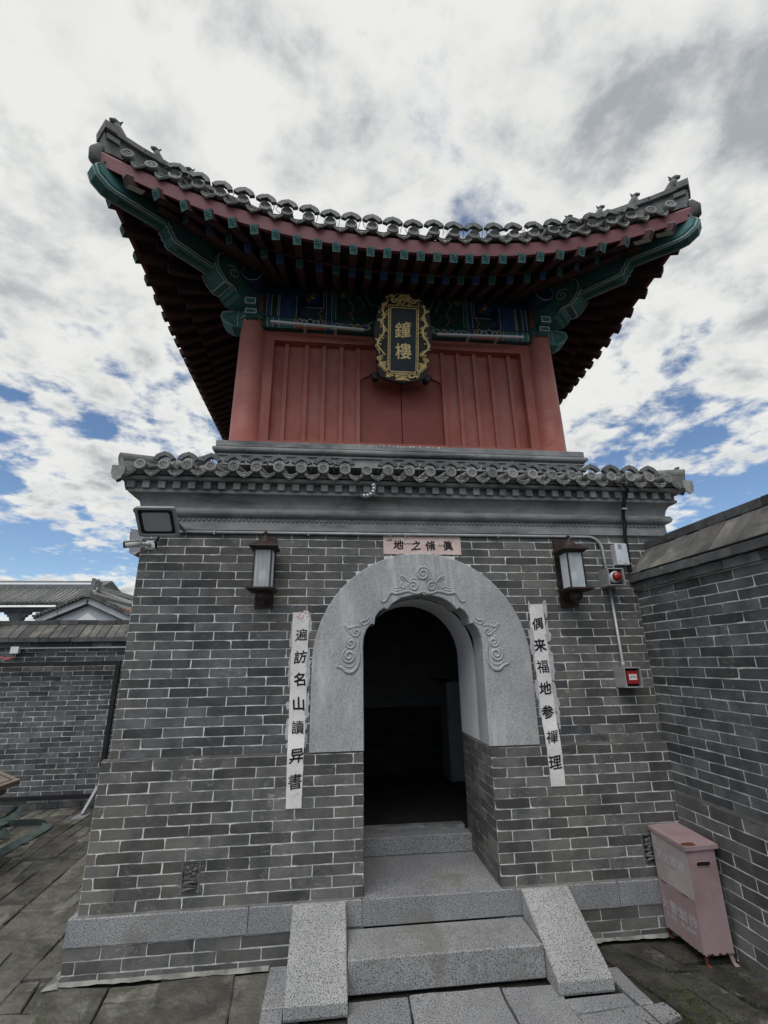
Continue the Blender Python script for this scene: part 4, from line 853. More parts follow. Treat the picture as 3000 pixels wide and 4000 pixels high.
# ================================================================== corner brackets
TM = [M['teal'], M['line'], M['green_dark'], M['blue_dark']]
for sx in (-1, 1):
    px = XC + sx * CS; P0 = Vector((px, YP, 0))
    mb = MB(); mb.lathe([(0.136, 5.055), (0.142, 5.058), (0.142, 5.14), (0.136, 5.145)], (px, YP, 0), 26); mb.lathe([(0.1445, 5.057), (0.1445, 5.066)], (px, YP, 0), 26, mi=1)
    mb.build('capital_ring', TM, tower)
    # beam end passing through towards the front: two stacked blocks with white outlines
    def panel(mb, c, u, v, nn, a, b, mi=1, r=0.0035, slot=True):
        c, u, v, nn = Vector(c), Vector(u), Vector(v), Vector(nn)
        q = [c + u * i * a / 2 + v * j * b / 2 + nn * 0.002 for i, j in ((-1, -1), (1, -1), (1, 1), (-1, 1), (-1, -1))]
        for p0, p1 in zip(q, q[1:]): mb.beam(p0, p1, r * 2, 0.003, nn, mi)
        if slot: mb.beam(c - v * b * 0.30 + nn * 0.001, c + v * 0.02 * b + nn * 0.001, 0.016, 0.003, nn, 2)
    mb = MB()
    mb.prism([(px - 0.055, YP, 5.02), (px - 0.055, YP - 0.15, 5.02), (px - 0.055, YP - 0.20, 5.06), (px - 0.055, YP - 0.205, 5.092), (px - 0.055, YP, 5.092)], (0.11, 0, 0))
    panel(mb, (px, YP - 0.203, 5.055 + 0.004), (1, 0, 0), (0, 0.05, 1), (0, -1, 0), 0.104, 0.05)
    mb.build('beam_end', TM, tower)
    mb = MB(); mb.prism([(px - 0.052, YP, 5.096), (px - 0.052, YP - 0.24, 5.096), (px - 0.052, YP - 0.255, 5.11), (px - 0.052, YP - 0.255, 5.175), (px - 0.052, YP, 5.175)], (0.104, 0, 0))
    panel(mb, (px, YP - 0.2555, 5.138), (1, 0, 0), (0, 0, 1), (0, -1, 0), 0.098, 0.066); mb.build('beam_end', TM, tower)
    # beam end passing through to the side: faceted block
    mb = MB(); mx = lambda d: px + sx * d
    poly = [(0.0, 5.165), (0.20, 5.165), (0.315, 5.135), (0.325, 5.075), (0.29, 5.01), (0.20, 4.955), (0.0, 4.955)]
    mb.prism([(mx(d), YP - 0.075, z) for d, z in poly], (0, 0.15, 0))
    for yy in (YP - 0.077,):
        pl = [(mx(d * 0.96 + 0.006), yy, 5.06 + (z - 5.06) * 0.90) for d, z in poly]
        mb.tube(pl[1:6], 0.0032, 5, 1); mb.tube([(mx(0.15), yy, 4.962), (mx(0.15), yy, 5.158)], 0.0032, 5, 1)
        mb.tube([(mx(d * 0.8), yy, 5.06 + (z - 5.06) * 0.62) for d, z in poly[1:6]], 0.004, 5, 2)
    mb.build('beam_end', TM, tower)
    # diagonal cloud bracket under the hip beam
    dg = Vector((sx, -1, 0)).normalized(); sd_ = Vector((1 * sx, 1, 0)).normalized()
    poly = [(0.0, 5.16), (0.26, 5.16), (0.32, 5.19), (0.36, 5.235), (0.43, 5.235), (0.50, 5.29), (0.545, 5.36), (0.56, 5.43), (0.54, 5.50), (0.50, 5.53), (0.0, 5.53)]
    mb = MB(); b0 = P0 - sd_ * 0.12; mb.prism([b0 + dg * d + Vector((0, 0, z)) for d, z in poly], sd_ * 0.24)
    for k in (-1, 1):
        off = P0 + sd_ * 0.1225 * k
        mb.tube([off + dg * (d - 0.018) + Vector((0, 0, z)) for d, z in poly[2:10]], 0.004, 5, 1); mb.tube([off + dg * (d - 0.045) + Vector((0, 0, z + 0.012)) for d, z in poly[2:9]], 0.005, 5, 2)
        mb.tube([off + dg * (0.36 + p[0]) + Vector((0, 0, 5.39 + p[1])) for p in spiral((0, 0), 0.075, 1.5, 0.4, 1, 22)], 0.004, 5, 1)
    e1 = P0 + dg * 0.40 + Vector((0, 0, 5.225)); 
    for (d0, z0, d1, z1) in ((0.365, 5.227, 0.425, 5.227), (0.44, 5.234, 0.505, 5.285), (0.51, 5.292, 0.553, 5.36)):
        for k in (-0.115, 0.115): mb.tube([P0 + sd_ * k + dg * (d0 + 0.006) + Vector((0, 0, z0 - 0.004)), P0 + sd_ * k + dg * (d1 + 0.006) + Vector((0, 0, z1 - 0.004))], 0.0035, 5, 1)
    mb.tube([P0 + sd_ * -0.12 + dg * 0.36 + Vector((0, 0, 5.231)), P0 + sd_ * 0.12 + dg * 0.36 + Vector((0, 0, 5.231))], 0.0045, 5, 1); mb.tube([P0 + sd_ * -0.12 + dg * 0.432 + Vector((0, 0, 5.231)), P0 + sd_ * 0.12 + dg * 0.432 + Vector((0, 0, 5.231))], 0.0045, 5, 1)
    mb.tube([P0 + sd_ * -0.12 + dg * 0.32 + Vector((0, 0, 5.187)), P0 + sd_ * 0.12 + dg * 0.32 + Vector((0, 0, 5.187))], 0.005, 5, 2)
    mb.build('cloud_bracket', TM, tower)
    # crossing purlin ends with round painted faces
    mb = MB(); mb.smooth = False
    mb.tube([(px, YP - 0.30, 5.45), (px, YP + 0.5, 5.45)], 0.105, 20, 3); mb.tube([(px + sx * 0.30, YP, 5.452), (px - sx * 0.5, YP, 5.452)], 0.105, 20, 3)
    mb.tube([(px + 0.100 * math.cos(t), YP - 0.302, 5.45 + 0.100 * math.sin(t)) for t in [i * 0.2618 for i in range(25)]], 0.003, 5, 1)
    mb.build('purlin_end', TM, tower)
mb = MB(); mb.tube([(xa, YP, 5.60), (xb, YP, 5.60)], 0.07, 16); mb.build('purlin', M['blue_dark'], tower)

# ================================================================== upper roof
H0, DH, Z0, DZ, PW = 2.455, 0.225, 5.09, 0.46, 2.6
def hs(s): return H0 + DH * abs(s) ** PW
def zs_(s): return Z0 + DZ * abs(s) ** PW
def side_pt(k, a, o, z):
    """side k (0 front, 1 right, 2 back, 3 left): a along, o outward from the roof centre"""
    if k == 0: return Vector((XC + a, YC - o, z))
    if k == 1: return Vector((XC + o, YC + a, z))
    if k == 2: return Vector((XC - a, YC + o, z))
    return Vector((XC - o, YC - a, z))
def s_of(a):                                      # invert a = s*hs(s)
    s = a / H0
    for _ in range(12): s = a / hs(s)
    return s
def wall_pt(a):
    b = abs(a); aw = b if b < 1.2 else 1.2 + (b - 1.2) * 0.30
    return math.copysign(aw, a), 1.60, 5.475 + 0.13 * (b / 2.68) ** 3
roof = MB(); nS = 48
# roof covering: pyramid with slightly curved slopes, closed underneath by the boards
def roof_z(s, t): return (zs_(s) + 0.255) + (7.35 - zs_(s) - 0.255) * (0.72 * t + 0.28 * t * t)
for k in range(4):
    g = []; nT = 8
    for i in range(nS + 1):
        s = -1 + 2 * i / nS
        for j in range(nT + 1):
            t = j / nT; o = hs(s) * (1 - t) + 0.03 * t; g.append(side_pt(k, s * o, o, roof_z(s, t)))
    w_ = nT + 1
    roof.add(g, [(i * w_ + j, i * w_ + j + 1, (i + 1) * w_ + j + 1, (i + 1) * w_ + j)[::-1] for i in range(nS) for j in range(nT)])
roof_o = roof.build('roof', M['tile_dark'], tower)
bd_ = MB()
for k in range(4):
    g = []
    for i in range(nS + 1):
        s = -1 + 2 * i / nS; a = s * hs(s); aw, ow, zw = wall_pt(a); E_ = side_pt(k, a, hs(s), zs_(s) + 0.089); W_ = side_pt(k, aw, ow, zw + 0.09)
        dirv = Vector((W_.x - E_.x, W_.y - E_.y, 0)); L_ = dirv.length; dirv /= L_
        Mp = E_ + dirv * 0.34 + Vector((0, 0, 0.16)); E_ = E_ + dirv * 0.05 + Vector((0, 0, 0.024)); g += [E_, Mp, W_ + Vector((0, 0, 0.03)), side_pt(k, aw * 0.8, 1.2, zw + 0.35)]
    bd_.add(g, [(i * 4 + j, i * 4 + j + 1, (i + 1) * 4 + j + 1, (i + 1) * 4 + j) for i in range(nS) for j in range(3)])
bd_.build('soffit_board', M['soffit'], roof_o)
# rafters
AF = [-2.41, -2.18, -1.96, -1.765, -1.57, -1.39, -1.21, -1.03, -0.85, -0.69, -0.54, -0.39, -0.24, -0.09, 0.06, 0.21, 0.36, 0.505, 0.655, 0.815, 0.995, 1.165, 1.355, 1.555, 1.755, 1.98, 2.21, 2.43]
SYM = [-2.42 + 0 * i for i in range(0)]
half = [0.074, 0.222, 0.370, 0.518, 0.67, 0.83, 1.00, 1.175, 1.36, 1.56, 1.765, 1.985, 2.21, 2.43]
SYM = [-a for a in reversed(half)] + half
def fret(mb, c, u, v, nn, sz, mi):
    """the four bent arms of the wan emblem as thin raised bars in a square frame"""
    t = sz * 0.085
    def bar(a, b): mb.beam(c + u * a[0] * sz + v * a[1] * sz + nn * 0.0015, c + u * b[0] * sz + v * b[1] * sz + nn * 0.0015, t, 0.003, nn, mi)
    bar((-0.34, 0), (0.34, 0)); bar((0, -0.34), (0, 0.34)); bar((-0.30, 0.0), (-0.30, 0.34)); bar((0.30, 0.0), (0.30, -0.34)); bar((0, 0.30), (0.34, 0.30)); bar((0, -0.30), (-0.34, -0.30))
def flower(mb, c, u, v, nn, sz, mi):
    for q in range(4):
        a = math.pi / 4 + q * math.pi / 2; p = c + u * sz * 0.27 * math.cos(a) + v * sz * 0.27 * math.sin(a)
        mb.beam(p - (u * math.cos(a) + v * math.sin(a)) * sz * 0.14 + nn * 0.0015, p + (u * math.cos(a) + v * math.sin(a)) * sz * 0.14 + nn * 0.0015, sz * 0.16, 0.003, nn, mi)
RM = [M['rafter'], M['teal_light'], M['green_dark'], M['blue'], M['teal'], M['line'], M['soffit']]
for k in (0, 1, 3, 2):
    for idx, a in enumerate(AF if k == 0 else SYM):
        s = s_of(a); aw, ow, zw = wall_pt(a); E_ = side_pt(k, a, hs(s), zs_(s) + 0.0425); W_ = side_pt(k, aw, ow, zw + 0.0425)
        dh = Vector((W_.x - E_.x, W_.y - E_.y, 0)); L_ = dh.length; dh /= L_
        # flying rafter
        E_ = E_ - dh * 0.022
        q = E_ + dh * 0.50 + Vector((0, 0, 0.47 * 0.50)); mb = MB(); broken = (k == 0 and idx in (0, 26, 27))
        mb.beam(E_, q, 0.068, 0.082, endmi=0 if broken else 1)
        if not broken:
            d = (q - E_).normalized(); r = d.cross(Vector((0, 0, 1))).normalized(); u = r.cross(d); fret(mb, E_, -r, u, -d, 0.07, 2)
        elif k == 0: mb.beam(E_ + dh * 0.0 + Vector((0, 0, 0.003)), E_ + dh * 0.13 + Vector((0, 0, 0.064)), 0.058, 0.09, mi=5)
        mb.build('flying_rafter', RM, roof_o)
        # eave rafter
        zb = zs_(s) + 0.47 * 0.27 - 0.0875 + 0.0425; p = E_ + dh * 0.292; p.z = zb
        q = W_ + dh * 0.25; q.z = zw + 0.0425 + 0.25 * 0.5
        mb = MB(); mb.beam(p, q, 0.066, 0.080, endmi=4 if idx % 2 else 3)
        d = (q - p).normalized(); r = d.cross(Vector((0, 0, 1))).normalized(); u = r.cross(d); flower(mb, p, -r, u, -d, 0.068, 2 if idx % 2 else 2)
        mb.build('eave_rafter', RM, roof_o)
# eave battens: small board on the eave-rafter ends, red fascia on the flying rafters
def sweep(k, fo, prof, name, mt, n=64):
    mb = MB(); g = []; kk_ = len(prof)
    for i in range(n + 1):
        s = -1 + 2 * i / n
        for o, z in prof: g.append(side_pt(k, s * (hs(s) + o), hs(s) + o, zs_(s) + z))
    mb.add(g, [(i * kk_ + j, i * kk_ + (j + 1) % kk_, (i + 1) * kk_ + (j + 1) % kk_, (i + 1) * kk_ + j)[::-1] for i in range(n) for j in range(kk_)] + [tuple(range(kk_)), tuple(range(n * kk_ + kk_ - 1, n * kk_ - 1, -1))])
    return mb.build(name, mt, roof_o)
for k in range(4):
    sweep(k, 0, [(-0.02, 0.086), (0.012, 0.086), (0.028, 0.205), (0.018, 0.225), (-0.02, 0.225)], 'fascia', M['red_fascia'])
    sweep(k, 0, [(-0.29, 0.125), (-0.262, 0.125), (-0.262, 0.150), (-0.29, 0.150)], 'eave_batten', M['rafter'])
# edge tiles
capu = cap_mesh(0.053); dripu = drip_mesh(0.136, 0.078)
rowu = MB(); rowu.tube([(0, 0.0, 0), (0, 0.55, 0.36)], 0.047, 9); rowu = rowu.mesh('tile_row', [M['tile_dark']])
caps_upper = []; ST = 0.1875
YAW = {0: 0.0, 1: math.pi / 2, 2: math.pi, 3: -math.pi / 2}
for k in (0, 1, 3):
    for i in range(-13, 14):
        a = i * ST; s = s_of(a); sl = math.atan((DZ * PW * abs(s) ** (PW - 1)) / H0) * (1 if s > 0 else -1); ya = math.atan(DH * PW * abs(s) ** (PW - 1) / H0) * (1 if s > 0 else -1)
        P = side_pt(k, a, hs(s) + 0.045 + random.uniform(-0.006, 0.006), zs_(s) + 0.300 + random.uniform(-0.004, 0.004))
        mw = Matrix.Translation(P) @ Matrix.Rotation(YAW[k] - ya * 0.6, 4, 'Z') @ Matrix.Rotation(-sl * 0.8, 4, 'Y') @ Matrix.Rotation(R(-10) + random.uniform(-0.06, 0.06), 4, 'X')
        link('cap_tile', capu, roof_o, mw)
        if abs(a) < 2.2: link('tile_row', rowu, roof_o, Matrix.Translation(P) @ Matrix.Rotation(YAW[k], 4, 'Z'))
        if k == 0: caps_upper.append((P, sl, ya))
        a2 = a + ST / 2
        if i < 13:
            s = s_of(a2); sl = math.atan((DZ * PW * abs(s) ** (PW - 1)) / H0) * (1 if s > 0 else -1)
            P = side_pt(k, a2, hs(s) + 0.045 + random.uniform(-0.008, 0.008), zs_(s) + 0.262 + random.uniform(-0.004, 0.004))
            link('drip_tile', dripu, roof_o, Matrix.Translation(P) @ Matrix.Rotation(YAW[k], 4, 'Z') @ Matrix.Rotation(-sl * 0.8 + random.uniform(-0.08, 0.08), 4, 'Y') @ Matrix.Rotation(R(-8) + random.uniform(-0.08, 0.08), 4, 'X'))
# hip beams, hip ridges, beasts at the four corners
S2 = math.sqrt(2)
HB = [M['teal'], M['line'], M['green_dark']]
for sx, sy in ((-1, -1), (1, -1), (-1, 1), (1, 1)):
    C0 = Vector((XC, YC, 0)); dg = Vector((sx, sy, 0)); sdv = Vector((-sy, sx, 0)).normalized()
    def hp(d, z): return C0 + dg * d + Vector((0, 0, z))
    low = [(1.45, 5.62), (1.45, 5.335), (1.90, 5.345), (2.19, 5.335), (2.212, 5.355), (2.216, 5.385), (2.238, 5.40), (2.238, 5.425), (2.258, 5.44), (2.262, 5.47), (2.20, 5.62)]
    upp = [(1.9, 5.70), (1.9, 5.476), (2.24, 5.472), (2.56, 5.420), (2.605, 5.425), (2.668, 5.475), (2.692, 5.545), (2.66, 5.610), (2.55, 5.665)]
    for poly, wd, nm in ((low, 0.15, 'hip_beam'), (upp, 0.125, 'hip_beam')):
        mb = MB(); mb.prism([hp(d, z) - sdv * wd / 2 for d, z in poly], sdv * wd)
        ln = poly[2:10] if nm and poly is low else poly[2:8]
        for q in (-1, 1):
            mb.tube([hp(d - 0.012, z + 0.018) + sdv * q * (wd / 2 + 0.001) for d, z in ln], 0.0042, 5, 1); mb.tube([hp(d - 0.022, z + 0.042) + sdv * q * (wd / 2 + 0.001) for d, z in ln], 0.005, 5, 2)
            mb.tube([hp(d, z - 0.001) + sdv * q * (wd / 2 - 0.010) for d, z in ln], 0.004, 5, 1)
        mb.beam(hp(ln[0][0] + 0.02, ln[0][1] - 0.001), hp(ln[1][0] - 0.04, ln[1][1] - 0.001), 0.03, 0.004, (0, 0, 1), 2)
        mb.build(nm, HB, roof_o)
    mb = MB(); mb.tube([hp(2.655, 5.63), hp(2.678, 5.67), hp(2.685, 5.75), hp(2.665, 5.83)], [0.035, 0.05, 0.05, 0.035], 10); mb.build('corner_tile', M['tile_dark'], roof_o)
    def rz(d): return roof_z(1.0, 1 - d / 2.68)
    pts = [(2.66, 5.84), (2.45, 5.90), (2.2, 6.0), (1.9, 6.15), (1.5, 6.4), (0.8, 6.95), (0.2, 7.42)]
    mb = MB()
    for (d0, z0), (d1, z1) in zip(pts, pts[1:]): mb.beam(hp(d0, z0 + 0.02), hp(d1, z1 + 0.02), 0.10, 0.20)
    for (d0, z0), (d1, z1) in zip(pts, pts[1:]): mb.beam(hp(d0 + 0.01, z0 + 0.145), hp(d1, z1 + 0.145), 0.17, 0.05)
    mb.beam(hp(2.66, 5.92), hp(2.59, 5.935), 0.145, 0.05); mb.beam(hp(2.685, 6.0), hp(2.62, 6.015), 0.19, 0.075)
    mb.tube([hp(2.69, 6.03), hp(0.2, 7.62)], 0.0001, 4)
    mb.build('hip_ridge', M['ridge'], roof_o)
    zr = lambda d: [z0 + (z1 - z0) * (d0 - d) / (d0 - d1) for (d0, z0), (d1, z1) in zip(pts, pts[1:]) if d1 <= d <= d0][0] + 0.17
    for d, sc in ((2.60, 1.15), (2.36, 1.0), (2.13, 0.95), (1.90, 0.95)):
        mb = MB(); b = hp(d, zr(d)); f = dg.normalized(); up_ = Vector((0, 0, 1))
        mb.tube([b - f * 0.055 * sc, b - f * 0.03 * sc + up_ * 0.05 * sc, b + f * 0.0 * sc + up_ * 0.10 * sc, b + f * 0.022 * sc + up_ * 0.135 * sc], [0.045 * sc, 0.042 * sc, 0.034 * sc, 0.026 * sc], 9)
        mb.tube([b + f * 0.005 * sc + up_ * 0.145 * sc, b + f * 0.04 * sc + up_ * 0.155 * sc, b + f * 0.066 * sc + up_ * 0.140 * sc], [0.026 * sc, 0.024 * sc, 0.014 * sc], 8)
        for q in (-1, 1):
            mb.tube([b + f * 0.035 * sc + sdv * q * 0.022 + up_ * 0.075 * sc, b + f * 0.045 * sc + sdv * q * 0.022 - up_ * 0.005], [0.014 * sc, 0.010 * sc], 6)
            mb.tube([b + f * 0.0 * sc + sdv * q * 0.014 + up_ * 0.165 * sc, b - f * 0.012 * sc + sdv * q * 0.018 + up_ * 0.192 * sc], [0.009 * sc, 0.004 * sc], 5)
        mb.tube([b - f * 0.06 * sc, b - f * 0.085 * sc + up_ * 0.05, b - f * 0.07 * sc + up_ * 0.09], [0.012 * sc, 0.014 * sc, 0.006 * sc], 6)
        mb.build('ridge_beast', M['ridge'], roof_o)
mb = MB(); mb.lathe([(0.16, 7.45), (0.20, 7.5), (0.12, 7.58), (0.17, 7.7), (0.14, 7.85), (0.05, 7.95), (0.0, 8.05)], (XC, YC, 0), 16); mb.build('roof_finial', M['ridge'], roof_o)
# ================================================================== boundary walls
def sloped_coping(parent, p0, along, inward, length, z0, z1, run, wd, mt, lim, thick=0.055):
    """row of sloping coping bricks: lower edge at p0, running along, rising inward"""
    along = Vector(along); inward = Vector(inward); k = 0; x = 0.0; rr = random.Random(5)
    rest = MB(); items = []
    while x < length:
        b = wd * rr.uniform(0.9, 1.12); a0 = x + 0.004; a1 = x + b - 0.004; e = rr.uniform(-0.004, 0.004)
        q = []
        for a, t, zo in ((a0, 0, 0), (a1, 0, 0), (a1, 1, 0), (a0, 1, 0)):
            q.append(Vector(p0) + along * (a + rr.uniform(-0.003, 0.003)) + inward * (run * t) + Vector((0, 0, (z1 - z0) * t + z0 + e)))
        nn = (q[1] - q[0]).cross(q[3] - q[0]).normalized(); nn = nn if nn.z > 0 else -nn
        lo = [v - nn * thick for v in q]; i_ = [v + (sum(q, Vector()) / 4 - v).normalized() * 0.006 for v in q]; m_ = [v - nn * 0.004 for v in q]
        c = sum(q, Vector()) / 4; items.append((seen_size(c), i_ + m_ + lo)); x += b
    fs = [(0, 1, 2, 3)] + [(i + 4, (i + 1) % 4 + 4, (i + 1) % 4, i) for i in range(4)] + [(i + 8, (i + 1) % 4 + 8, (i + 1) % 4 + 4, i + 4) for i in range(4)] + [(11, 10, 9, 8)]
    for sz, vs in items:
        if sz > 0:
            mb = MB(); mb.add(vs, fs); mb.build('coping_brick', mt, parent)
        else: rest.add(vs, fs)
    if rest.v: rest.build('coping_brickwork', mt, parent, kind='stuff')
# --- right wall, at right angles to the tower, running past the camera
rw = thing('brick_wall', 'tall grey brick wall with sloped coping meeting the tower at right angles beside the red box', 'wall', (2.6, -2.0, 0))
WX = 2.41; wl = 0.797; yN = -5.2
mb = MB(); mb.box(WX + MY, WX + 0.55, yN, -0.002, wl - 0.003, 2.32); mb.build('wall_core', M['mortar'], rw)
mb = MB(); mb.box(WX - 0.03 + MY, WX + 0.55, yN, -0.05, 0.0, wl - 0.004); mb.build('wall_core', M['mortar'], rw)
specs = []; ms_ = []
def rcourse(z, h, x, ph, m_, depth=0.05, y1=-0.003, lim=None):
    for a, b in course(yN, y1, 0.262, ph, GAP):
        specs.append((Vector((x, (a + b) / 2, z + h / 2)), (0, 1, 0), (-1, 0, 0), b - a, h - GAP, depth)); ms_.append(m_)
nlow = 11; hl = wl / nlow
for k in range(nlow): rcourse(k * hl, hl, WX - 0.03, 0.131 * (k % 2) - 0.1, M['brick_low'], y1=-0.052)
nup = 22; hu = (2.200 - wl) / nup
for k in range(nup): rcourse(wl + k * hu, hu, WX, 0.131 * (k % 2) - 0.02, M['brick'])
rcourse(2.2005, 0.061, WX - 0.022, -0.12, M['brick'], 0.08); rcourse(2.262, 0.062, WX - 0.050, 0.02, M['brick'], 0.10)
lay_bricks(rw, specs, ms_, 300)
sloped_coping(rw, (WX - 0.045, -0.004, 0), (0, -1, 0), (1, 0, 0), 5.1, 2.332, 2.548, 0.20, 0.118, M['coping'], 60)
mb = MB(); mb.prism([(WX + 0.02, -0.004, 2.26), (WX + 0.02, -0.004, 2.33), (WX + 0.16, -0.004, 2.49), (WX + 0.30, -0.004, 2.545), (WX + 0.55, -0.004, 2.545), (WX + 0.55, -0.004, 2.26)], (0, yN + 0.01, 0)); mb.build('coping_core', M['mortar'], rw)
y = -0.004; rr = random.Random(9)
while y > yN:
    ln = rr.uniform(0.24, 0.29); x0 = WX + 0.150 + rr.uniform(-0.004, 0.004)
    mb = MB(); mb.box(x0, x0 + 0.22, y - ln + 0.006, y, 2.549, 2.607 + rr.uniform(-0.004, 0.004)); mb.build('ridge_brick', M['brick'], rw); y -= ln
mb = MB(); n = 60; tp = [(WX + 0.0, -0.05 - 4.9 * i / n, wl + 0.012) for i in range(n + 1)]; bt = [(WX - 0.031 + rg.uniform(-0.002, 0.004), -0.05 - 4.9 * i / n, wl) for i in range(n + 1)]
mb.add(tp + bt, [(i, n + 1 + i, n + 2 + i, i + 1)[::-1] for i in range(n)]); mb.build('mortar_bead', M['brick_low'], rw)
# --- left wall, further back, parallel to the tower front
lw = thing('brick_wall', 'low grey brick wall behind the black metal frame at left of the tower', 'wall', (-4.0, 3.8, 0))
LY = 3.65
mb = MB(); mb.box(-9.0, -1.44, LY + MY, LY + 0.4, 0.0, 2.02); mb.build('wall_core', M['mortar'], lw)
specs = []
nr = 31; hr = 1.957 / nr
for k in range(nr):
    for a, b in course(-9.0, -1.45, 0.262, 0.131 * (k % 2), GAP): specs.append((Vector(((a + b) / 2, LY - (0.03 if k < 2 else 0), k * hr + hr / 2)), (1, 0, 0), (0, -1, 0), b - a, hr - GAP, 0.05))
for a, b in course(-9.0, -1.45, 0.262, 0.07, GAP): specs.append((Vector(((a + b) / 2, LY - 0.035, 1.958 + 0.033)), (1, 0, 0), (0, -1, 0), b - a, 0.062, 0.08))
for a, b in course(-9.0, -1.45, 0.40, 0.0, GAP): specs.append((Vector(((a + b) / 2, LY - 0.095, 2.024 + 0.027)), (1, 0, 0), (0, -1, 0), b - a, 0.052, 0.12))
lay_bricks(lw, specs, [M['brick']] * len(specs), 300)
sloped_coping(lw, (-9.0, LY - 0.09, 0), (1, 0, 0), (0, 1, 0), 7.5, 2.083, 2.272, 0.21, 0.125, M['coping'], 80)
mb = MB(); mb.prism([(-9.0, LY + 0.0, 2.02), (-9.0, LY + 0.0, 2.08), (-9.0, LY + 0.12, 2.23), (-9.0, LY + 0.4, 2.26), (-9.0, LY + 0.4, 2.02)], (7.55, 0, 0)); mb.build('coping_core', M['mortar'], lw)
x = -9.0
while x < -1.5:
    ln = rr.uniform(0.24, 0.29); mb = MB(); mb.box(x, x + ln - 0.006, LY + 0.115 + rr.uniform(-0.004, 0.004), LY + 0.3, 2.273, 2.331 + rr.uniform(-0.004, 0.004)); mb.build('ridge_brick', M['brick'], lw); x += ln

# ================================================================== paper couplets and banner
def paper(name, label, x0, x1, z0, z1, mt, chars, horizontal, size, group=None, taper=0.0, seed=1):
    size *= 0.95
    t = thing(name, label, 'paper banner' if horizontal else 'paper scroll', ((x0 + x1) / 2, -0.004, z0), group)
    rr = random.Random(seed); n = 46; yb = -0.0035
    L_, R_ = [], []
    if horizontal:
        for i in range(n + 1):
            x = x0 + (x1 - x0) * i / n; L_.append((x, z0 + rr.uniform(-0.003, 0.003))); R_.append((x, z1 + rr.uniform(-0.003, 0.003)))
    else:
        for i in range(n + 1):
            k = i / n; z = z0 + (z1 - z0) * k; tp = taper * (1 - k) ** 3
            L_.append((x0 + tp + rr.uniform(-0.002, 0.002), z)); R_.append((x1 - tp * 0.5 + rr.uniform(-0.0015, 0.0015), z))
    cols = 6; vs = []
    def py(z): return 0.0 if horizontal else -0.0315 * min(1.0, max(0.0, (1.30 - z) / 0.18))
    for (a, za), (b, zb) in zip(L_, R_):
        for c in range(cols + 1):
            k = c / cols; vs.append((a + (b - a) * k, yb + py(za) - 0.0018 * rr.random() - 0.0005, za + (zb - za) * k))
    mb = MB(); w_ = cols + 1; mb.smooth = True
    ff = [(i * w_ + c, i * w_ + c + 1, (i + 1) * w_ + c + 1, (i + 1) * w_ + c) for i in range(n) for c in range(cols)]
    if horizontal: ff = [f[::-1] for f in ff]
    mb.add(vs, ff)
    bd2 = [i * w_ for i in range(n + 1)] + [n * w_ + c for c in range(1, w_)] + [i * w_ + cols for i in range(n - 1, -1, -1)] + [c for c in range(cols - 1, 0, -1)]
    rim = [(vs[i][0], vs[i][1] + 0.003, vs[i][2]) for i in bd2]; mb.smooth = False; o = len(vs)
    mb.add([vs[i] for i in bd2] + rim, [(i, (i + 1) % len(bd2), (i + 1) % len(bd2) + len(bd2), i + len(bd2)) for i in range(len(bd2))])
    sheet = mb.build('sheet', mt, t)
    for ch, cx_, cz_ in chars:
        g_ = MB(); put_glyph(g_, ch, (cx_, -0.0068 + min(py(cz_ - 0.05), py(cz_ + 0.05)), cz_), (1, 0, 0), (0, 0, 1), (0, -1, 0), size * rr.uniform(0.95, 1.08), (0.010 if ch in '遍讀書禪福' else 0.020 if ch in '异参理偶訪脩眞' else 0.028), 0.06, rr.uniform(-0.05, 0.06)); g_.build('character', M['ink'], sheet)
    return t, rr
def residue(t, rr, xs, zs, wd, count, name='paste_residue'):
    mb = MB()
    for q in range(count):
        x = rr.choice(xs) + rr.uniform(-0.006, 0.006); z = rr.uniform(*zs); h = rr.uniform(0.015, 0.085); w2 = wd * rr.uniform(0.4, 1.1); k = 12; pts = []
        for i in range(k):
            a = 6.283 * i / k; f = rr.uniform(0.6, 1.15); pts.append((x + w2 * math.cos(a) * f, -0.0040 - 0.00007 * q, z + h * math.sin(a) * f))
        mb.add(pts, [tuple(range(k))])
    mb.build(name, M['paper_old'], t, kind='stuff')
chL = list(zip('遍訪名山讀异書', (1.886, 1.736, 1.586, 1.428, 1.28, 1.109, 0.961)))
t, rr_ = paper('couplet_scroll', 'weathered paper scroll left of the arch, top edge torn and reddish, ending with 書', -0.292, -0.176, 0.806, 2.045, M['paper'], [(c, -0.226, z) for c, z in chL], False, 0.088, 'paper couplet beside the arch', 0.012, 3)
residue(t, rr_, (-0.296, -0.172), (1.0, 2.0), 0.020, 26)
mb = MB()
for q in range(12): 
    x = rr_.uniform(-0.30, -0.165); z = 2.04 + rr_.uniform(-0.05, 0.015); mb.add([(x - 0.015, -0.004, z), (x + 0.01, -0.007, z + 0.006), (x + 0.004, -0.011, z - 0.014)], [(0, 2, 1)])
mb.build('torn_edge', M['paper_pink'], t, kind='stuff')
chR = list(zip('偶来福地参禪理', (1.953, 1.796, 1.641, 1.490, 1.333, 1.172, 1.010)))
t, rr_ = paper('couplet_scroll', 'weathered paper scroll right of the arch under the lantern, ending with 理', 1.500, 1.612, 0.862, 2.096, M['paper'], [(c, 1.554, z) for c, z in chR], False, 0.090, 'paper couplet beside the arch', 0.006, 4)
residue(t, rr_, (1.497, 1.622, 1.625), (1.25, 2.08), 0.022, 34)
t, rr_ = paper('paper_banner', 'faded pink horizontal paper with four characters above the arch', 0.378, 0.994, 2.486, 2.628, M['paper_pink'], [('地', 0.495, 2.560), ('之', 0.636, 2.556), ('脩', 0.752, 2.557), ('眞', 0.890, 2.557)], True, 0.080, None, 0.0, 5)
mb = MB()
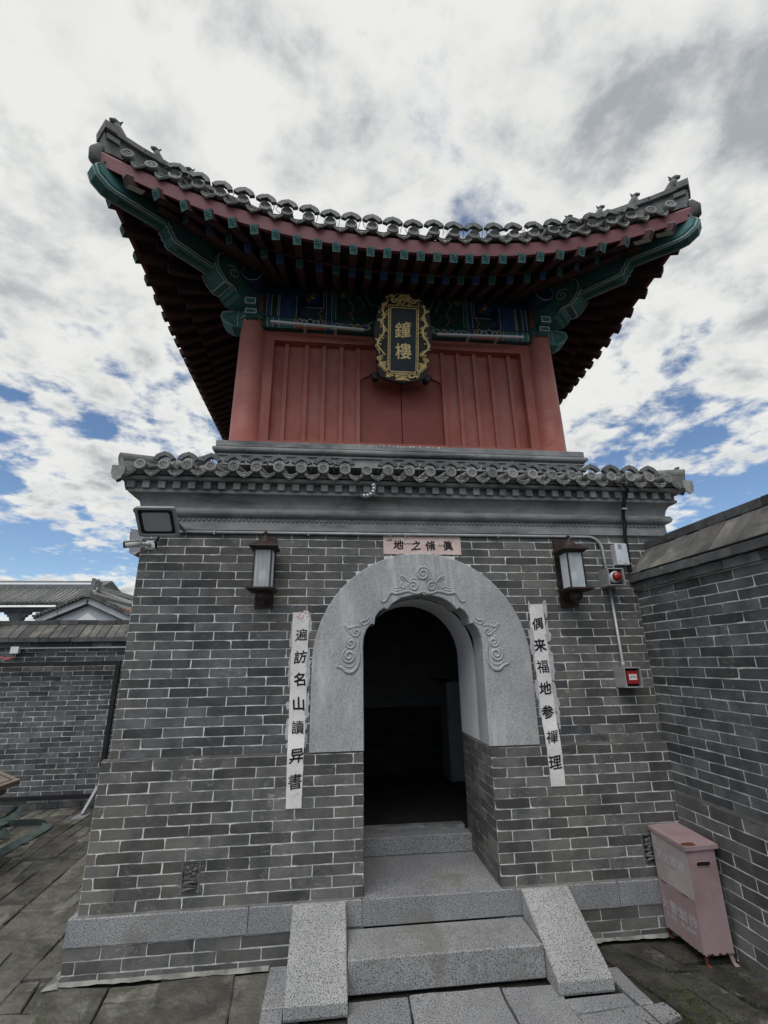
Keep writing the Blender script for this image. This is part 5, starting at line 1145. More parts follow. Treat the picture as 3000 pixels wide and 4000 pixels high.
for (x, z, w2) in ((0.566, 2.565, 0.03), (0.84, 2.552, 0.028), (0.425, 2.592, 0.02)):
    pts = [(x + w2 * (i / 8 * 2 - 1), -0.0072, z + 0.006 * math.sin(i * 1.9) + (0.008 if i % 2 else 0)) for i in range(9)]; mb.tube(pts, 0.0018, 4)
mb.build('crease', M['ink'], t, kind='stuff')

# ================================================================== signboard
sb = thing('name_board', 'black and gold vertical name board hanging forward under the eave', 'sign', (XC - 0.015, 0.4, 4.34))
SO = Vector((XC - 0.015, 0.462, 4.335)); SU = Vector((1, 0, 0)); SV = Vector((0, -0.262, 0.875)).normalized(); SN = SU.cross(SV).normalized()
if SN.y > 0: SN = -SN
def sp_(x, v, d=0.0): return SO + SU * x + SV * v + SN * d
SH = 0.93
prof = [(0.0, 0.0), (0.07, 0.012), (0.15, 0.028), (0.205, 0.05), (0.235, 0.075), (0.245, 0.12), (0.262, 0.15), (0.250, 0.19), (0.268, 0.225), (0.255, 0.26), (0.262, 0.31), (0.284, 0.38), (0.292, 0.48), (0.290, 0.56), (0.275, 0.63), (0.262, 0.70), (0.245, 0.75), (0.215, 0.78), (0.205, 0.83), (0.175, 0.88), (0.11, 0.915), (0.0, 0.93)]
outline = prof + [(-x, v) for x, v in prof[-2:0:-1]]
mb = MB(); mb.prism([sp_(x, v, 0.0) for x, v in outline], SN * -0.05); mb.build('board', M['lacquer'], sb)
mb = MB(); mb.prism([sp_(x, v, 0.002) for x, v in ((-0.125, 0.115), (0.125, 0.115), (0.125, 0.745), (-0.125, 0.745))], SN * 0.004); pnl = mb.build('panel', M['signboard'], sb)
for ch, v in (('鐘', 0.535), ('樓', 0.315)):
    g_ = MB(); put_glyph(g_, ch, sp_(-0.002, v, 0.0095), SU, SV, SN, 0.158, 0.012, 0.06, 0.03); g_.build('character', M['gold'], pnl)
    g_ = MB(); put_glyph(g_, ch, sp_(-0.002, v, 0.0075), SU, SV, SN, 0.158, 0.014, 0.06, 0.03)
fr_ = MB()
def sbar(a, b, w2, d=0.010): fr_.beam(sp_(*a, d), sp_(*b, d), w2, 0.008, SN)
for q, w2 in ((0.130, 0.005), (0.152, 0.005)):
    z0, z1 = 0.115 - (q - 0.125), 0.745 + (q - 0.125)
    for a, b in (((-q, z0), (q, z0)), ((q, z0), (q, z1)), ((q, z1), (-q, z1)), ((-q, z1), (-q, z0))): sbar(a, b, w2)
for s in (-1, 1):                                 # key-fret between the two lines
    for i in range(17):
        v = 0.125 + i * 0.0365; sbar((s * 0.135, v), (s * 0.146, v), 0.004); sbar((s * 0.146, v), (s * 0.146, v + 0.022), 0.004); sbar((s * 0.139, v + 0.022), (s * 0.146, v + 0.022), 0.004); sbar((s * 0.139, v + 0.012), (s * 0.139, v + 0.022), 0.004)
for i in range(7):
    x = -0.115 + i * 0.0365; sbar((x, 0.10), (x, 0.108), 0.004); sbar((x, 0.099), (x + 0.022, 0.099), 0.004); sbar((x + 0.022, 0.099), (x + 0.022, 0.107), 0.004)
fr_.build('fret_border', M['gold'], sb)
gd = MB(); rgd = random.Random(12)
def grel(pts, r, d=0.006): gd.tube([sp_(x, v, d) for x, v in pts], [r * (0.5 + 0.5 * math.sin(math.pi * (i + 0.7) / (len(pts) + 0.4))) for i in range(len(pts))], 6)
for s in (-1, 1):                                 # dragon and clouds climbing each side
    body = curve_pts([(s * 0.195, 0.79), (s * 0.215, 0.72), (s * 0.190, 0.66), (s * 0.225, 0.60), (s * 0.195, 0.54), (s * 0.205, 0.47), (s * 0.245, 0.42), (s * 0.255, 0.36), (s * 0.215, 0.31), (s * 0.19, 0.27)]); grel(body, 0.013, 0.010)
    for q in range(58):
        x, v = body[rgd.randrange(len(body))]; x += rgd.uniform(-0.034, 0.034); x = s * min(max(abs(x), 0.172), 0.268)
        if q % 2: grel(spiral((x, v), rgd.uniform(0.009, 0.016), 1.2, rgd.uniform(0, 6), rgd.choice((-1, 1)), 10), 0.0042, 0.008)
        else: grel([(x, v), (x + rgd.uniform(-0.018, 0.018), v + rgd.uniform(-0.028, 0.028))], 0.006, 0.009)
    for c, n_ in (((s * 0.178, 0.13), 5), ((s * 0.215, 0.20), 4)):   # fans of wave scales below
        for i in range(n_):
            rr2 = 0.018 + i * 0.0135; a0 = 0.35 if s > 0 else 1.2
            pts = [(c[0] + s * 0.0 + rr2 * math.cos(a0 + 1.6 * k / 8), c[1] + rr2 * math.sin(a0 + 1.6 * k / 8)) for k in range(9)]
            grel([(min(max(abs(x), 0.160), 0.258) * s, v) for x, v in pts], 0.0058, 0.006)
    for i in range(6): grel([(s * (0.168 + 0.012 * i), 0.085 + 0.012 * i), (s * (0.166 + 0.014 * i), 0.14 + 0.016 * i)], 0.006, 0.006)
for q in range(46):                               # crest at the top: dragon head, beard and clouds
    x = rgd.gauss(0, 0.075); v = 0.835 + rgd.gauss(0, 0.022); x = max(-0.17, min(0.17, x)); v = max(0.785, min(0.895 - abs(x) * 0.25, v))
    if q % 3: grel(spiral((x, v), rgd.uniform(0.009, 0.017), 1.3, rgd.uniform(0, 6), rgd.choice((-1, 1)), 10), 0.0042, 0.007)
    else: grel([(x, v), (x * 0.4 + rgd.uniform(-0.02, 0.02), 0.85 + rgd.uniform(-0.03, 0.045))], 0.006, 0.009)
grel([(0.058 * math.cos(t_), 0.842 + 0.040 * math.sin(t_)) for t_ in [i * 0.35 for i in range(-2, 13)]], 0.007, 0.010)
grel(curve_pts([(-0.155, 0.85), (-0.13, 0.875), (-0.10, 0.86), (-0.125, 0.83), (-0.10, 0.805), (-0.06, 0.82)]), 0.009, 0.008); grel(curve_pts([(0.07, 0.80), (0.11, 0.81), (0.14, 0.84), (0.165, 0.835)]), 0.008, 0.008)
for q in range(40):                               # waves, clouds and a little gateway at the foot
    s = rgd.choice((-1, 1)); x = s * abs(rgd.uniform(0.045, 0.165)); v = 0.045 + rgd.uniform(0, 0.028) + abs(x) * 0.06
    grel(spiral((x, v), rgd.uniform(0.007, 0.012), 1.1, rgd.uniform(0, 6), s, 9), 0.004, 0.006)
for i in range(4): grel([(-0.075 + 0.012 * i, 0.026 + 0.007 * i), (0, 0.030 + 0.008 * i), (0.075 - 0.012 * i, 0.026 + 0.007 * i)], 0.006, 0.006)
for (v, w2) in ((0.062, 0.040), (0.082, 0.032)): grel([(-w2 - 0.008, v + 0.006), (-w2, v), (w2, v), (w2 + 0.008, v + 0.006)], 0.0045, 0.010)
for x in (-0.03, -0.012, 0.012, 0.03): grel([(x, 0.05), (x, 0.08)], 0.0035, 0.010)
gd.build('gilt_carving', M['gold'], sb)
for s in (-1, 1):
    mb = MB(); c = Vector((XC - 0.015 + s * 0.262, 0.605, 4.455)); mb.tube([c, c + Vector((0, -0.10, -0.012))], [0.036, 0.036], 16); mb.build('support_stud', M['lacquer'], sb)
# LED tubes under the painted beams
for nm, a, b in (('left', (-0.677, 0.44, 4.960), (0.262, 0.44, 4.925)), ('right', (1.020, 0.44, 4.925), (1.958, 0.44, 4.951))):
    t = thing('tube_light', 'thin white tube light fixed under the painted beam ' + ('left of the gold name board' if nm == 'left' else 'right of the gold name board'), 'light', a, 'tube lights beside the name board')
    mb = MB(); mb.beam(a, b, 0.024, 0.022); mb.build('tube', M['white_plastic'], t)
    for k in (0.36, 0.69):
        p = Vector(a).lerp(Vector(b), k); mb = MB(); mb.box(p.x - 0.014, p.x + 0.014, p.y - 0.006, p.y + 0.085, p.z - 0.030, p.z - 0.0115); mb.build('clip', M['steel'], t)

# ================================================================== wall lanterns
def lantern(x, label):
    t = thing('wall_lantern', label, 'lantern', (x, 0, 2.076), 'bronze wall lanterns beside the arch')
    cy = -0.140; hw = 0.060
    mb = MB(); mb.box(x - 0.066, x + 0.066, -0.014, -0.0005, 2.076, 2.612); mb.build('back_plate', M['bronze'], t)
    def frus(mb, w0, z0, w1, z1):
        vs = [(x + sx * w0, cy + sy * w0, z0) for sx, sy in ((-1, -1), (1, -1), (1, 1), (-1, 1))] + [(x + sx * w1, cy + sy * w1, z1) for sx, sy in ((-1, -1), (1, -1), (1, 1), (-1, 1))]
        mb.add(vs, [(0, 1, 5, 4), (1, 2, 6, 5), (2, 3, 7, 6), (3, 0, 4, 7), (3, 2, 1, 0), (4, 5, 6, 7)])
    mb = MB(); frus(mb, 0.068, 2.468, 0.100, 2.488); frus(mb, 0.100, 2.4885, 0.098, 2.500); frus(mb, 0.094, 2.5005, 0.050, 2.530)
    mb.lathe([(0.052, 2.5305), (0.050, 2.545), (0.030, 2.560), (0.024, 2.566), (0.024, 2.574), (0.012, 2.580), (0.010, 2.592), (0.016, 2.600), (0.016, 2.608), (0.006, 2.618), (0.0, 2.620)], (x, cy, 0), 16)
    mb.box(x - 0.02, x + 0.02, cy + 0.05, -0.013, 2.505, 2.535); mb.build('lamp_roof', M['bronze'], t)
    mb = MB(); frus(mb, 0.098, 2.186, 0.098, 2.198); frus(mb, 0.078, 2.174, 0.096, 2.1855); mb.lathe([(0.045, 2.1735), (0.045, 2.140), (0.050, 2.134), (0.032, 2.118), (0.018, 2.108), (0.022, 2.098), (0.012, 2.086), (0.010, 2.078), (0.0, 2.070)], (x, cy, 0), 16)
    mb.tube([(x, cy, 2.15), (x, cy + 0.06, 2.125), (x, -0.012, 2.13)], 0.016, 8); mb.build('lamp_base', M['bronze'], t)
    mb = MB()
    for sx in (-1, 1):
        for sy in (-1, 1): mb.box(x + sx * hw - 0.0045, x + sx * hw + 0.0045, cy + sy * hw - 0.0045, cy + sy * hw + 0.0045, 2.1985, 2.4675)
    mb.build('corner_post', M['bronze'], t, kind='stuff')
    def flute(u0, u1, fixed_, ax):
        mb = MB(); n = 44; th = 0.0035; P = []
        for i in range(n + 1):
            k = i / n; w_ = 0.0040 * math.cos(k * 10 * 2 * math.pi)
            P.append((u0 + (u1 - u0) * k, fixed_ + w_))
        pts = [(p, q) for p, q in P] + [(p, q + th) for p, q in reversed(P)]
        poly = [((p, q, 2.200) if ax == 'x' else (q, p, 2.200)) for p, q in pts]
        m_ = len(poly); a = poly; b = [(c[0], c[1], 2.466) for c in poly]; mb.smooth = False
        mb.add(a + b, [(i, (i + 1) % m_, m_ + (i + 1) % m_, m_ + i) for i in range(m_)]); return mb
    flute(x - hw + 0.005, x + hw - 0.005, cy - hw, 'x').build('glass_pane', M['glass'], t)
    for sx in (-1, 1): flute(cy - hw + 0.005, cy + hw - 0.005, x + sx * hw - 0.002, 'y').build('glass_pane', M['glass'], t)
    mb = MB(); mb.lathe([(0.0, 2.330), (0.012, 2.329), (0.024, 2.322), (0.030, 2.305), (0.030, 2.262), (0.028, 2.243), (0.018, 2.238), (0.016, 2.215)], (x, cy, 0), 16); mb.build('bulb', M['bulb'], t)
    return t
lantern(-0.503, 'rusty bronze wall lantern with fluted glass left of the arch'); lantern(1.823, 'rusty bronze wall lantern with fluted glass right of the arch beside the conduit')

# ================================================================== floodlights, camera, boxes, conduit, cables
t = thing('floodlight', 'large square grey floodlight facing the courtyard at the tower corner under the cornice', 'floodlight', (-1.2, -0.35, 2.53))
FA, FB, FC, FD = Vector((-1.328, -0.425, 2.690)), Vector((-1.070, -0.425, 2.693)), Vector((-1.064, -0.290, 2.530)), Vector((-1.318, -0.290, 2.528))
fu = (FB - FA).normalized(); fv = (FA - FD).normalized(); fn = fu.cross(fv).normalized(); fn = fn if fn.y < 0 else -fn
fc = (FA + FB + FC + FD) / 4; fw, fh = (FB - FA).length / 2, (FA - FD).length / 2
def rrect(a, b, r, d, k=5):
    o = []
    for cx_, cy_, a0 in ((a - r, b - r, 0), (-a + r, b - r, 90), (-a + r, -b + r, 180), (a - r, -b + r, 270)):
        for i in range(k + 1): an = R(a0 + 90 * i / k); o.append(fc + fu * (cx_ + r * math.cos(an)) + fv * (cy_ + r * math.sin(an)) + fn * d)
    return o
mb = MB(); A = rrect(fw, fh, 0.014, 0.0); B = rrect(fw, fh, 0.014, -0.03); C_ = rrect(fw * 0.72, fh * 0.70, 0.012, -0.075); D_ = rrect(fw - 0.016, fh - 0.016, 0.016, 0.0); E2 = rrect(fw - 0.018, fh - 0.018, 0.016, -0.006)
m_ = len(A); mb.add(E2 + D_ + A + B + C_, [(r_ * m_ + i, r_ * m_ + (i + 1) % m_, (r_ + 1) * m_ + (i + 1) % m_, (r_ + 1) * m_ + i) for r_ in range(4) for i in range(m_)] + [tuple(range(4 * m_, 5 * m_))])
for i in range(9): p = fc + fn * -0.076 + fu * (-0.085 + 0.021 * i); mb.beam(p - fv * 0.06, p + fv * 0.06, 0.004, 0.022, fn)
for a, b in ((-1, -1), (1, -1), (1, 1), (-1, 1)): 
    p = fc + fu * a * (fw - 0.011) + fv * b * (fh - 0.011); mb.tube([p, p + fn * 0.003], 0.005, 8)
mb.build('casing', M['lampgrey'], t)
mb = MB(); q = rrect(fw - 0.018, fh - 0.018, 0.016, -0.0055); mb.add(q, [tuple(range(m_))]); mb.build('gasket', M['black'], t)
mb = MB(); q = rrect(fw - 0.040, fh - 0.038, 0.016, -0.004); mb.add(q + rrect(fw - 0.040, fh - 0.038, 0.016, -0.0052), [tuple(range(m_))] + [(m_ + i, m_ + (i + 1) % m_, (i + 1) % m_, i) for i in range(m_)]); mb.build('lens', M['diffuser'], t)
mb = MB(); s0 = fc + fu * (fw - 0.05) - fn * 0.078; s1 = fc - fu * (fw - 0.05) - fn * 0.078
mb.beam(s0, Vector((s0.x, -0.02, 2.645)), 0.005, 0.03, (1, 0, 0)); mb.beam(s1, Vector((s1.x, -0.02, 2.645)), 0.005, 0.03, (1, 0, 0)); mb.beam((s1.x, -0.012, 2.645), (s0.x, -0.012, 2.645), 0.03, 0.006); mb.build('bracket', M['lampgrey'], t)
mb = MB(); mb.tube([fc - fn * 0.07 - fv * 0.05, fc - fn * 0.10 - fv * 0.10, (-1.30, -0.05, 2.55), (-1.305, -0.01, 2.52)], 0.008, 7); mb.build('cord', M['cable'], t)
t = thing('floodlight', 'dark floodlight seen from its side, fixed on the tower flank behind the white camera', 'floodlight', (-1.47, 0.06, 2.47))
mb = MB(); mb.prism([(-1.522, 0.02, 2.668), (-1.515, 0.03, 2.655), (-1.50, 0.03, 2.485), (-1.462, 0.02, 2.470), (-1.425, 0.02, 2.50), (-1.425, 0.02, 2.655)], (0, 0.26, 0)); mb.build('casing', M['lampgrey'], t)
mb = MB(); mb.prism([(-1.528, 0.04, 2.650), (-1.522, 0.04, 2.650), (-1.505, 0.04, 2.49), (-1.511, 0.04, 2.49)], (0, 0.22, 0)); mb.build('lens', M['diffuser'], t)
t = thing('security_camera', 'small white bullet camera on the brick corner below the floodlight', 'camera', (-1.35, -0.03, 2.54))
ca, cb_ = Vector((-1.392, -0.075, 2.532)), Vector((-1.478, -0.125, 2.508))
mb = MB(); mb.tube([ca, cb_], 0.024, 14); mb.beam(ca + Vector((0, 0, 0.024)), cb_ + (cb_ - ca) * 0.12 + Vector((0, 0, 0.024)), 0.05, 0.006); mb.build('body', M['white_plastic'], t)
mb = MB(); mb.tube([cb_, cb_ + (cb_ - ca).normalized() * 0.008], 0.022, 14); mb.build('lens', M['black'], t)
mb = MB(); mb.box(-1.382, -1.318, -0.007, -0.0005, 2.505, 2.572); mb.sphere((-1.36, -0.03, 2.54), 0.02, 10, 6); mb.tube([(-1.352, -0.006, 2.54), (-1.36, -0.035, 2.54), ca], 0.011, 8)
for a in (-0.024, 0.024):
    for b in (-0.025, 0.025): mb.sphere((-1.35 + a, -0.0075, 2.5385 + b), 0.005, 8, 5, 1)
mb.build('mount', [M['white_plastic'], M['black']], t)
t = thing('conduit', 'thin grey metal conduit running under the cornice then down to the alarm boxes', 'conduit', (0.5, -0.02, 2.64))
cp = [(-1.15, -0.018, 2.640), (0.5, -0.018, 2.640), (2.06, -0.018, 2.640)] + [(2.06 + 0.108 * math.sin(a), -0.018, 2.532 + 0.108 * math.cos(a)) for a in [math.pi / 2 * i / 8 for i in range(1, 9)]] + [(2.171, -0.018, 2.45), (2.174, -0.018, 2.36)]
mb = MB(); mb.tube(cp, 0.0115, 10); mb.build('pipe', M['steel'], t); mb = MB(); mb.tube([(2.178, -0.018, 2.225), (2.182, -0.018, 1.66), (2.182, -0.03, 1.63)], 0.0115, 10); mb.tube([(2.182, -0.020, 1.665), (2.182, -0.020, 1.630)], 0.016, 10); mb.build('pipe', M['steel'], t)
for x in (-0.9, -0.2, 0.43, 0.55, 1.3, 1.9): mb = MB(); mb.tube([(x - 0.006, -0.018, 2.640), (x + 0.006, -0.018, 2.640)], 0.014, 10); mb.box(x - 0.006, x + 0.006, -0.03, -0.0005, 2.622, 2.628); mb.build('clip', M['steel'], t)
def hood(t, x0, x1, z0, z1, y0, th=0.007):
    mb = MB(); mb.box(x0, x0 + th, y0, -0.0005, z0, z1); mb.box(x1 - th, x1, y0, -0.0005, z0, z1); mb.box(x0 + th, x1 - th, y0 + 0.0003, -0.0005, z0, z0 + th); mb.box(x0 + th, x1 - th, y0 + 0.0003, -0.0005, z1 - th, z1); mb.build('hood', M['steel'], t)
    mb = MB(); mb.box(x0 + th, x1 - th, y0 + 0.035, y0 + 0.04, z0 + th, z1 - th); mb.build('inside_plate', M['black'], t)
t = thing('alarm_beacon', 'red round beacon in a grey hood above the call point at the wall corner', 'alarm', (2.17, -0.07, 2.226))
hood(t, 2.107, 2.239, 2.226, 2.360, -0.139)
mb = MB(); c = (2.173, -0.104, 2.292); mb.lathe([(0.044, 0.0), (0.044, 0.030), (0.040, 0.036), (0.036, 0.036), (0.036, 0.020)], c, 24, 'y'); mb.build('ring', M['white_plastic'], t)
mb = MB(); mb.lathe([(0.0355, 0.022), (0.0355, 0.050), (0.030, 0.060), (0.018, 0.066), (0.0, 0.068)], c, 24, 'y'); mb.build('lens', M['redlens'], t)
t = thing('call_point', 'red manual call point with cream label inside a grey hood at the wall corner', 'alarm', (2.17, -0.07, 1.488))
hood(t, 2.108, 2.236, 1.488, 1.628, -0.139)
mb = MB(); mb.box(2.132, 2.216, -0.128, -0.104, 1.514, 1.602); mb.build('casing', M['redplastic'], t)
mb = MB(); mb.box(2.145, 2.204, -0.130, -0.1285, 1.540, 1.580); mb.build('label_plate', M['paper'], t)
mb = MB()
for s in (-1, 1): c = (2.1745 + s * 0.018, 1.560); mb.add([(c[0] + s * -0.010, -0.1306, c[1] + 0.005), (c[0] + s * -0.010, -0.1306, c[1] - 0.005), (c[0] + s * 0.004, -0.1306, c[1])], [(0, 1, 2) if s > 0 else (2, 1, 0)]); mb.box(min(c[0] + s * 0.002, c[0] + s * 0.009), max(c[0] + s * 0.002, c[0] + s * 0.009), -0.1308, -0.1303, c[1] - 0.0015, c[1] + 0.0015)
mb.lathe([(0.0, 0.0006), (0.004, 0.0006), (0.004, 0.0)], (2.1745, -0.1302, 1.560), 10, 'y')
for i in range(4): mb.box(2.156 + i * 0.0095, 2.162 + i * 0.0095, -0.1308, -0.1303, 1.5715, 1.5745)
mb.build('label_mark', M['ink'], t, kind='stuff')
t = thing('control_box', 'pale metal control box with slotted vent above the red beacon', 'box', (2.30, -0.03, 2.40))
mb = MB(); mb.box(2.250, 2.346, -0.062, -0.0005, 2.405, 2.572); mb.box(2.247, 2.349, -0.068, -0.0625, 2.402, 2.575); mb.build('casing', M['steel_box'], t)
mb = MB()
for i in range(6): mb.box(2.272, 2.304, -0.0688, -0.0682, 2.528 + i * 0.007, 2.531 + i * 0.007)
mb.box(2.262, 2.272, -0.0688, -0.0682, 2.428, 2.432); mb.box(2.310, 2.324, -0.0688, -0.0682, 2.408, 2.414); mb.build('slot', M['black'], t, kind='stuff')
t = thing('power_cable', 'twin black cables dropping from the lower eave down to the wall corner', 'cable', (2.36, -0.1, 2.32))
for dx in (-0.009, 0.009):
    mb = MB(); mb.tube([(p[0] + dx + 0.004 * math.sin(i * 2.1 + dx * 300), p[1], p[2]) for i, p in enumerate([(2.25, -0.215, 3.045), (2.31, -0.225, 3.035), (2.352, -0.20, 2.995), (2.350, -0.150, 2.93), (2.350, -0.115, 2.86), (2.353, -0.085, 2.80), (2.362, -0.082, 2.75), (2.372, -0.045, 2.66), (2.374, -0.03, 2.60), (2.376, -0.02, 2.45), (2.380, -0.02, 2.37), (2.398, -0.03, 2.335)])], 0.0075, 8); mb.build('wire', M['cable'], t)
mb = MB(); mb.tube([(2.398, -0.03, 2.335), (2.392, -0.06, 2.322), (2.372, -0.16, 2.332), (2.368, -0.5, 2.329), (2.366, -1.2, 2.331), (2.366, -3, 2.33)], 0.008, 8); mb.build('wire', M['cable'], t)
for p in ((2.352, -0.1135, 2.855), (2.377, -0.012, 2.42)): mb = MB(); mb.box(p[0] - 0.022, p[0] + 0.022, p[1] - 0.014, p[1] - 0.006, p[2] - 0.005, p[2] + 0.005); mb.build('clip', M['steel'], t)

# ================================================================== arched tile lamps
def arc_meshes(ro, ri):
    a0, a1, n = R(22), R(158), 14
    mb = MB(); o_ = [(ro * math.cos(a0 + (a1 - a0) * i / n), ro * math.sin(a0 + (a1 - a0) * i / n)) for i in range(n + 1)]; i_ = [(ri * math.cos(a0 + (a1 - a0) * i / n), ri * math.sin(a0 + (a1 - a0) * i / n)) for i in range(n + 1)]
    mid = n // 2; o_[mid] = (0.0, ro + 0.007)
    vs = [(x, -0.010, z) for x, z in o_] + [(x, -0.010, z) for x, z in i_] + [(x, 0.022, z) for x, z in o_] + [(x, 0.022, z) for x, z in i_]; k = n + 1
    fs = []
    for i in range(n): fs += [(i + 1, i, k + i, k + i + 1), (2 * k + i, 2 * k + i + 1, 3 * k + i + 1, 3 * k + i), (i, i + 1, 2 * k + i + 1, 2 * k + i), (k + i + 1, k + i, 3 * k + i, 3 * k + i + 1)]
    fs += [(0, 2 * k, 3 * k, k), (k - 1, 2 * k - 1, 4 * k - 1, 3 * k - 1)]
    mb.add(vs, fs)
    for a in (R(40), R(140)): mb.sphere(((ro - 0.010) * math.cos(a), -0.011, (ro - 0.010) * math.sin(a)), 0.0035, 6, 4)
    mb.box(-0.009, 0.009, -0.014, -0.0102, ri + 0.004, ri + 0.016)
    cas = mb.mesh('casing', [M['arclamp']])
    br = MB(); br.tube([(-0.008, 0.006, ri + 0.004), (-0.008, 0.010, ri - 0.028)], 0.0022, 5); br.tube([(0.008, 0.006, ri + 0.004), (0.008, 0.010, ri - 0.028)], 0.0022, 5); brm = br.mesh('bracket', [M['black']])
    return cas, brm
arcU = arc_meshes(0.099, 0.055); arcL = arc_meshes(0.0825, 0.050)
wires = []
for v in range(4):
    rr2 = random.Random(50 + v); w_ = MB(); s = 1 if v % 2 else -1
    w_.tube([(s * 0.078, 0.0, 0.036), (s * 0.080, -0.008, 0.0), (s * (0.074 + rr2.uniform(-0.01, 0.02)), -0.012, -0.04), (s * (0.062 + rr2.uniform(-0.02, 0.02)), 0.0, -0.072)], 0.0028, 5)
    if False: w_.tube([(-s * 0.078, 0.0, 0.036), (-s * 0.088, -0.010, 0.012), (-s * 0.060, -0.016, -0.030), (-s * 0.052, 0.005, -0.06)], 0.0028, 5)
    wires.append(w_.mesh('wire', [M['cable']]))
ORD = 'leftmost second third fourth fifth sixth seventh eighth ninth tenth eleventh twelfth thirteenth fourteenth fifteenth sixteenth seventeenth eighteenth nineteenth twentieth twenty-first twenty-second twenty-third twenty-fourth twenty-fifth'.split()
def nth(i): return 'leftmost of the grey arched tile lamps' if i == 0 else 'grey arched tile lamp standing ' + ORD[i] + ' from the left end'
def arc_lamp(p, meshes, roll, yaw, label, group, dz):
    t = thing('arc_lamp', label, 'tile lamp', tuple(p), group)
    mw = Matrix.Translation(Vector(p) + Vector((0, 0, dz))) @ Matrix.Rotation(yaw, 4, 'Z') @ Matrix.Rotation(roll, 4, 'Y')
    link('casing', meshes[0], t, mw); link('bracket', meshes[1], t, mw); link('wire', random.choice(wires), t, mw)
for i, (P, sl, ya) in enumerate(caps_upper):
    if 2 <= i <= 24: arc_lamp(P, arcU, -sl * 0.8 + random.uniform(-0.05, 0.05) + (0.35 if i == 19 else 0), -ya * 0.6, nth(i - 2) + (' along the upper eave' if i == 2 else ' of the upper eave'), 'arched lamps along the upper eave', 0.036)
nl = 0
for i, p in enumerate(caps_lower):
    if i != 0 and i != 10 and i < len(caps_lower) - 1: arc_lamp(p, arcL, random.uniform(-0.05, 0.05), 0, nth(nl) + (' along the lower eave' if nl == 0 else ' of the lower eave'), 'arched lamps along the lower eave', 0.018); nl += 1
t = thing('arc_lamp', 'fallen arched tile lamp dangling by its wire below the lower eave', 'tile lamp', (0.26, -0.225, 2.85))
mw = Matrix.Translation((0.222, -0.222, 2.935)) @ Matrix.Rotation(math.pi, 4, 'Z') @ Matrix.Rotation(R(-150), 4, 'Y')
mw = Matrix.Translation((0.222, -0.222, 2.948)) @ Matrix.Rotation(R(130), 4, 'Y')
link('casing', arcL[0], t, mw)
mb = MB()
for i in range(6): a = R(32 + 116 * i / 5); mb.lathe([(0.0085, 0.0), (0.0085, 0.003), (0.004, 0.005), (0.0, 0.005)], (0.066 * math.cos(a), -0.010, 0.066 * math.sin(a)), 10, 'y')
link('led_lens', mb.mesh('led_lens', [M['led']]), t, mw, kind='stuff')
mb = MB(); mb.tube([(0.295, -0.215, 3.045), (0.300, -0.225, 3.00), (0.298, -0.222, 2.955)], 0.003, 5); mb.tube([(0.176, -0.215, 3.05), (0.175, -0.222, 2.99), (0.174, -0.222, 2.90), (0.180, -0.222, 2.868)], 0.003, 5); mb.sphere((0.175, -0.222, 2.998), 0.008, 8, 5); mb.build('wire', M['cable'], t, kind='stuff')

# ================================================================== extinguisher box
t = thing('extinguisher_box', 'faded pinkish red metal fire extinguisher box with rusty feet in the wall corner', 'box', (2.25, -0.22, 0))
bx0, bx1, by0, by1, bz0, bz1 = 2.152, 2.340, -0.392, -0.064, 0.056, 0.582
mb = MB(); mb.box(bx0 + 0.004, bx1, by0, by1, bz0, bz1); mb.build('body', M['boxpink'], t)
mb = MB(); mb.box(bx0, bx0 + 0.0035, by0 + 0.002, by1 - 0.002, 0.318, bz1 - 0.004); pf = mb.build('upper_panel', M['boxfade'], t)
mb = MB(); mb.box(bx0 + 0.0005, bx0 + 0.0035, by0 + 0.002, by1 - 0.002, bz0 + 0.002, 0.315); pl_ = mb.build('lower_panel', M['boxpink'], t)
mb = MB(); 
for y in (-0.305, -0.115): mb.box(bx0 - 0.0008, bx0 - 0.0002, y - 0.032, y + 0.018, 0.312, 0.319)
mb.build('rust_slot', M['rust'], t, kind='stuff')
lz = 0.584; vs = [(2.142, -0.405, lz - 0.012), (2.362, -0.405, lz - 0.006), (2.366, -0.048, lz + 0.012), (2.146, -0.048, lz + 0.004)]; tp = [(x, y, z + 0.022) for x, y, z in vs]
mb = MB(); mb.add(vs + tp, [(3, 2, 1, 0), (4, 5, 6, 7)] + [(i, (i + 1) % 4, 4 + (i + 1) % 4, 4 + i) for i in range(4)]); mb.build('lid', M['boxpink'], t)
mb = MB(); k = 16; pts = [(2.145 + 0.052 * (1 + math.cos(6.283 * i / k)) * (1 if i != 5 else 0.7), -0.395 + 0.024 * (1 + math.sin(6.283 * i / k)), lz + 0.0125 + 0.0005 + 0.05 * (0.024 * math.sin(6.283 * i / k)) + 0.0012) for i in range(k)]
mb.add(pts, [tuple(range(k))]); mb.build('rust_patch', M['rust'], t)
mb = MB(); a, b = 0.046, 0.0125; pts = []
for cx_, a0 in ((a - b, -90), (-a + b, 90)):
    for i in range(9): an = R(a0 + 180 * i / 8); pts.append((2.252 + cx_ + b * math.cos(an), by0 - 0.0006, 0.500 + b * math.sin(an)))
mb.add(pts, [tuple(range(len(pts)))]); mb.build('hand_slot', M['black'], t)
mb = MB(); mb.tube([(p[0], by0 - 0.0012, p[2]) for p in pts] + [(pts[0][0], by0 - 0.0012, pts[0][2])], 0.0022, 5); mb.build('slot_rim', M['boxpink'], t)
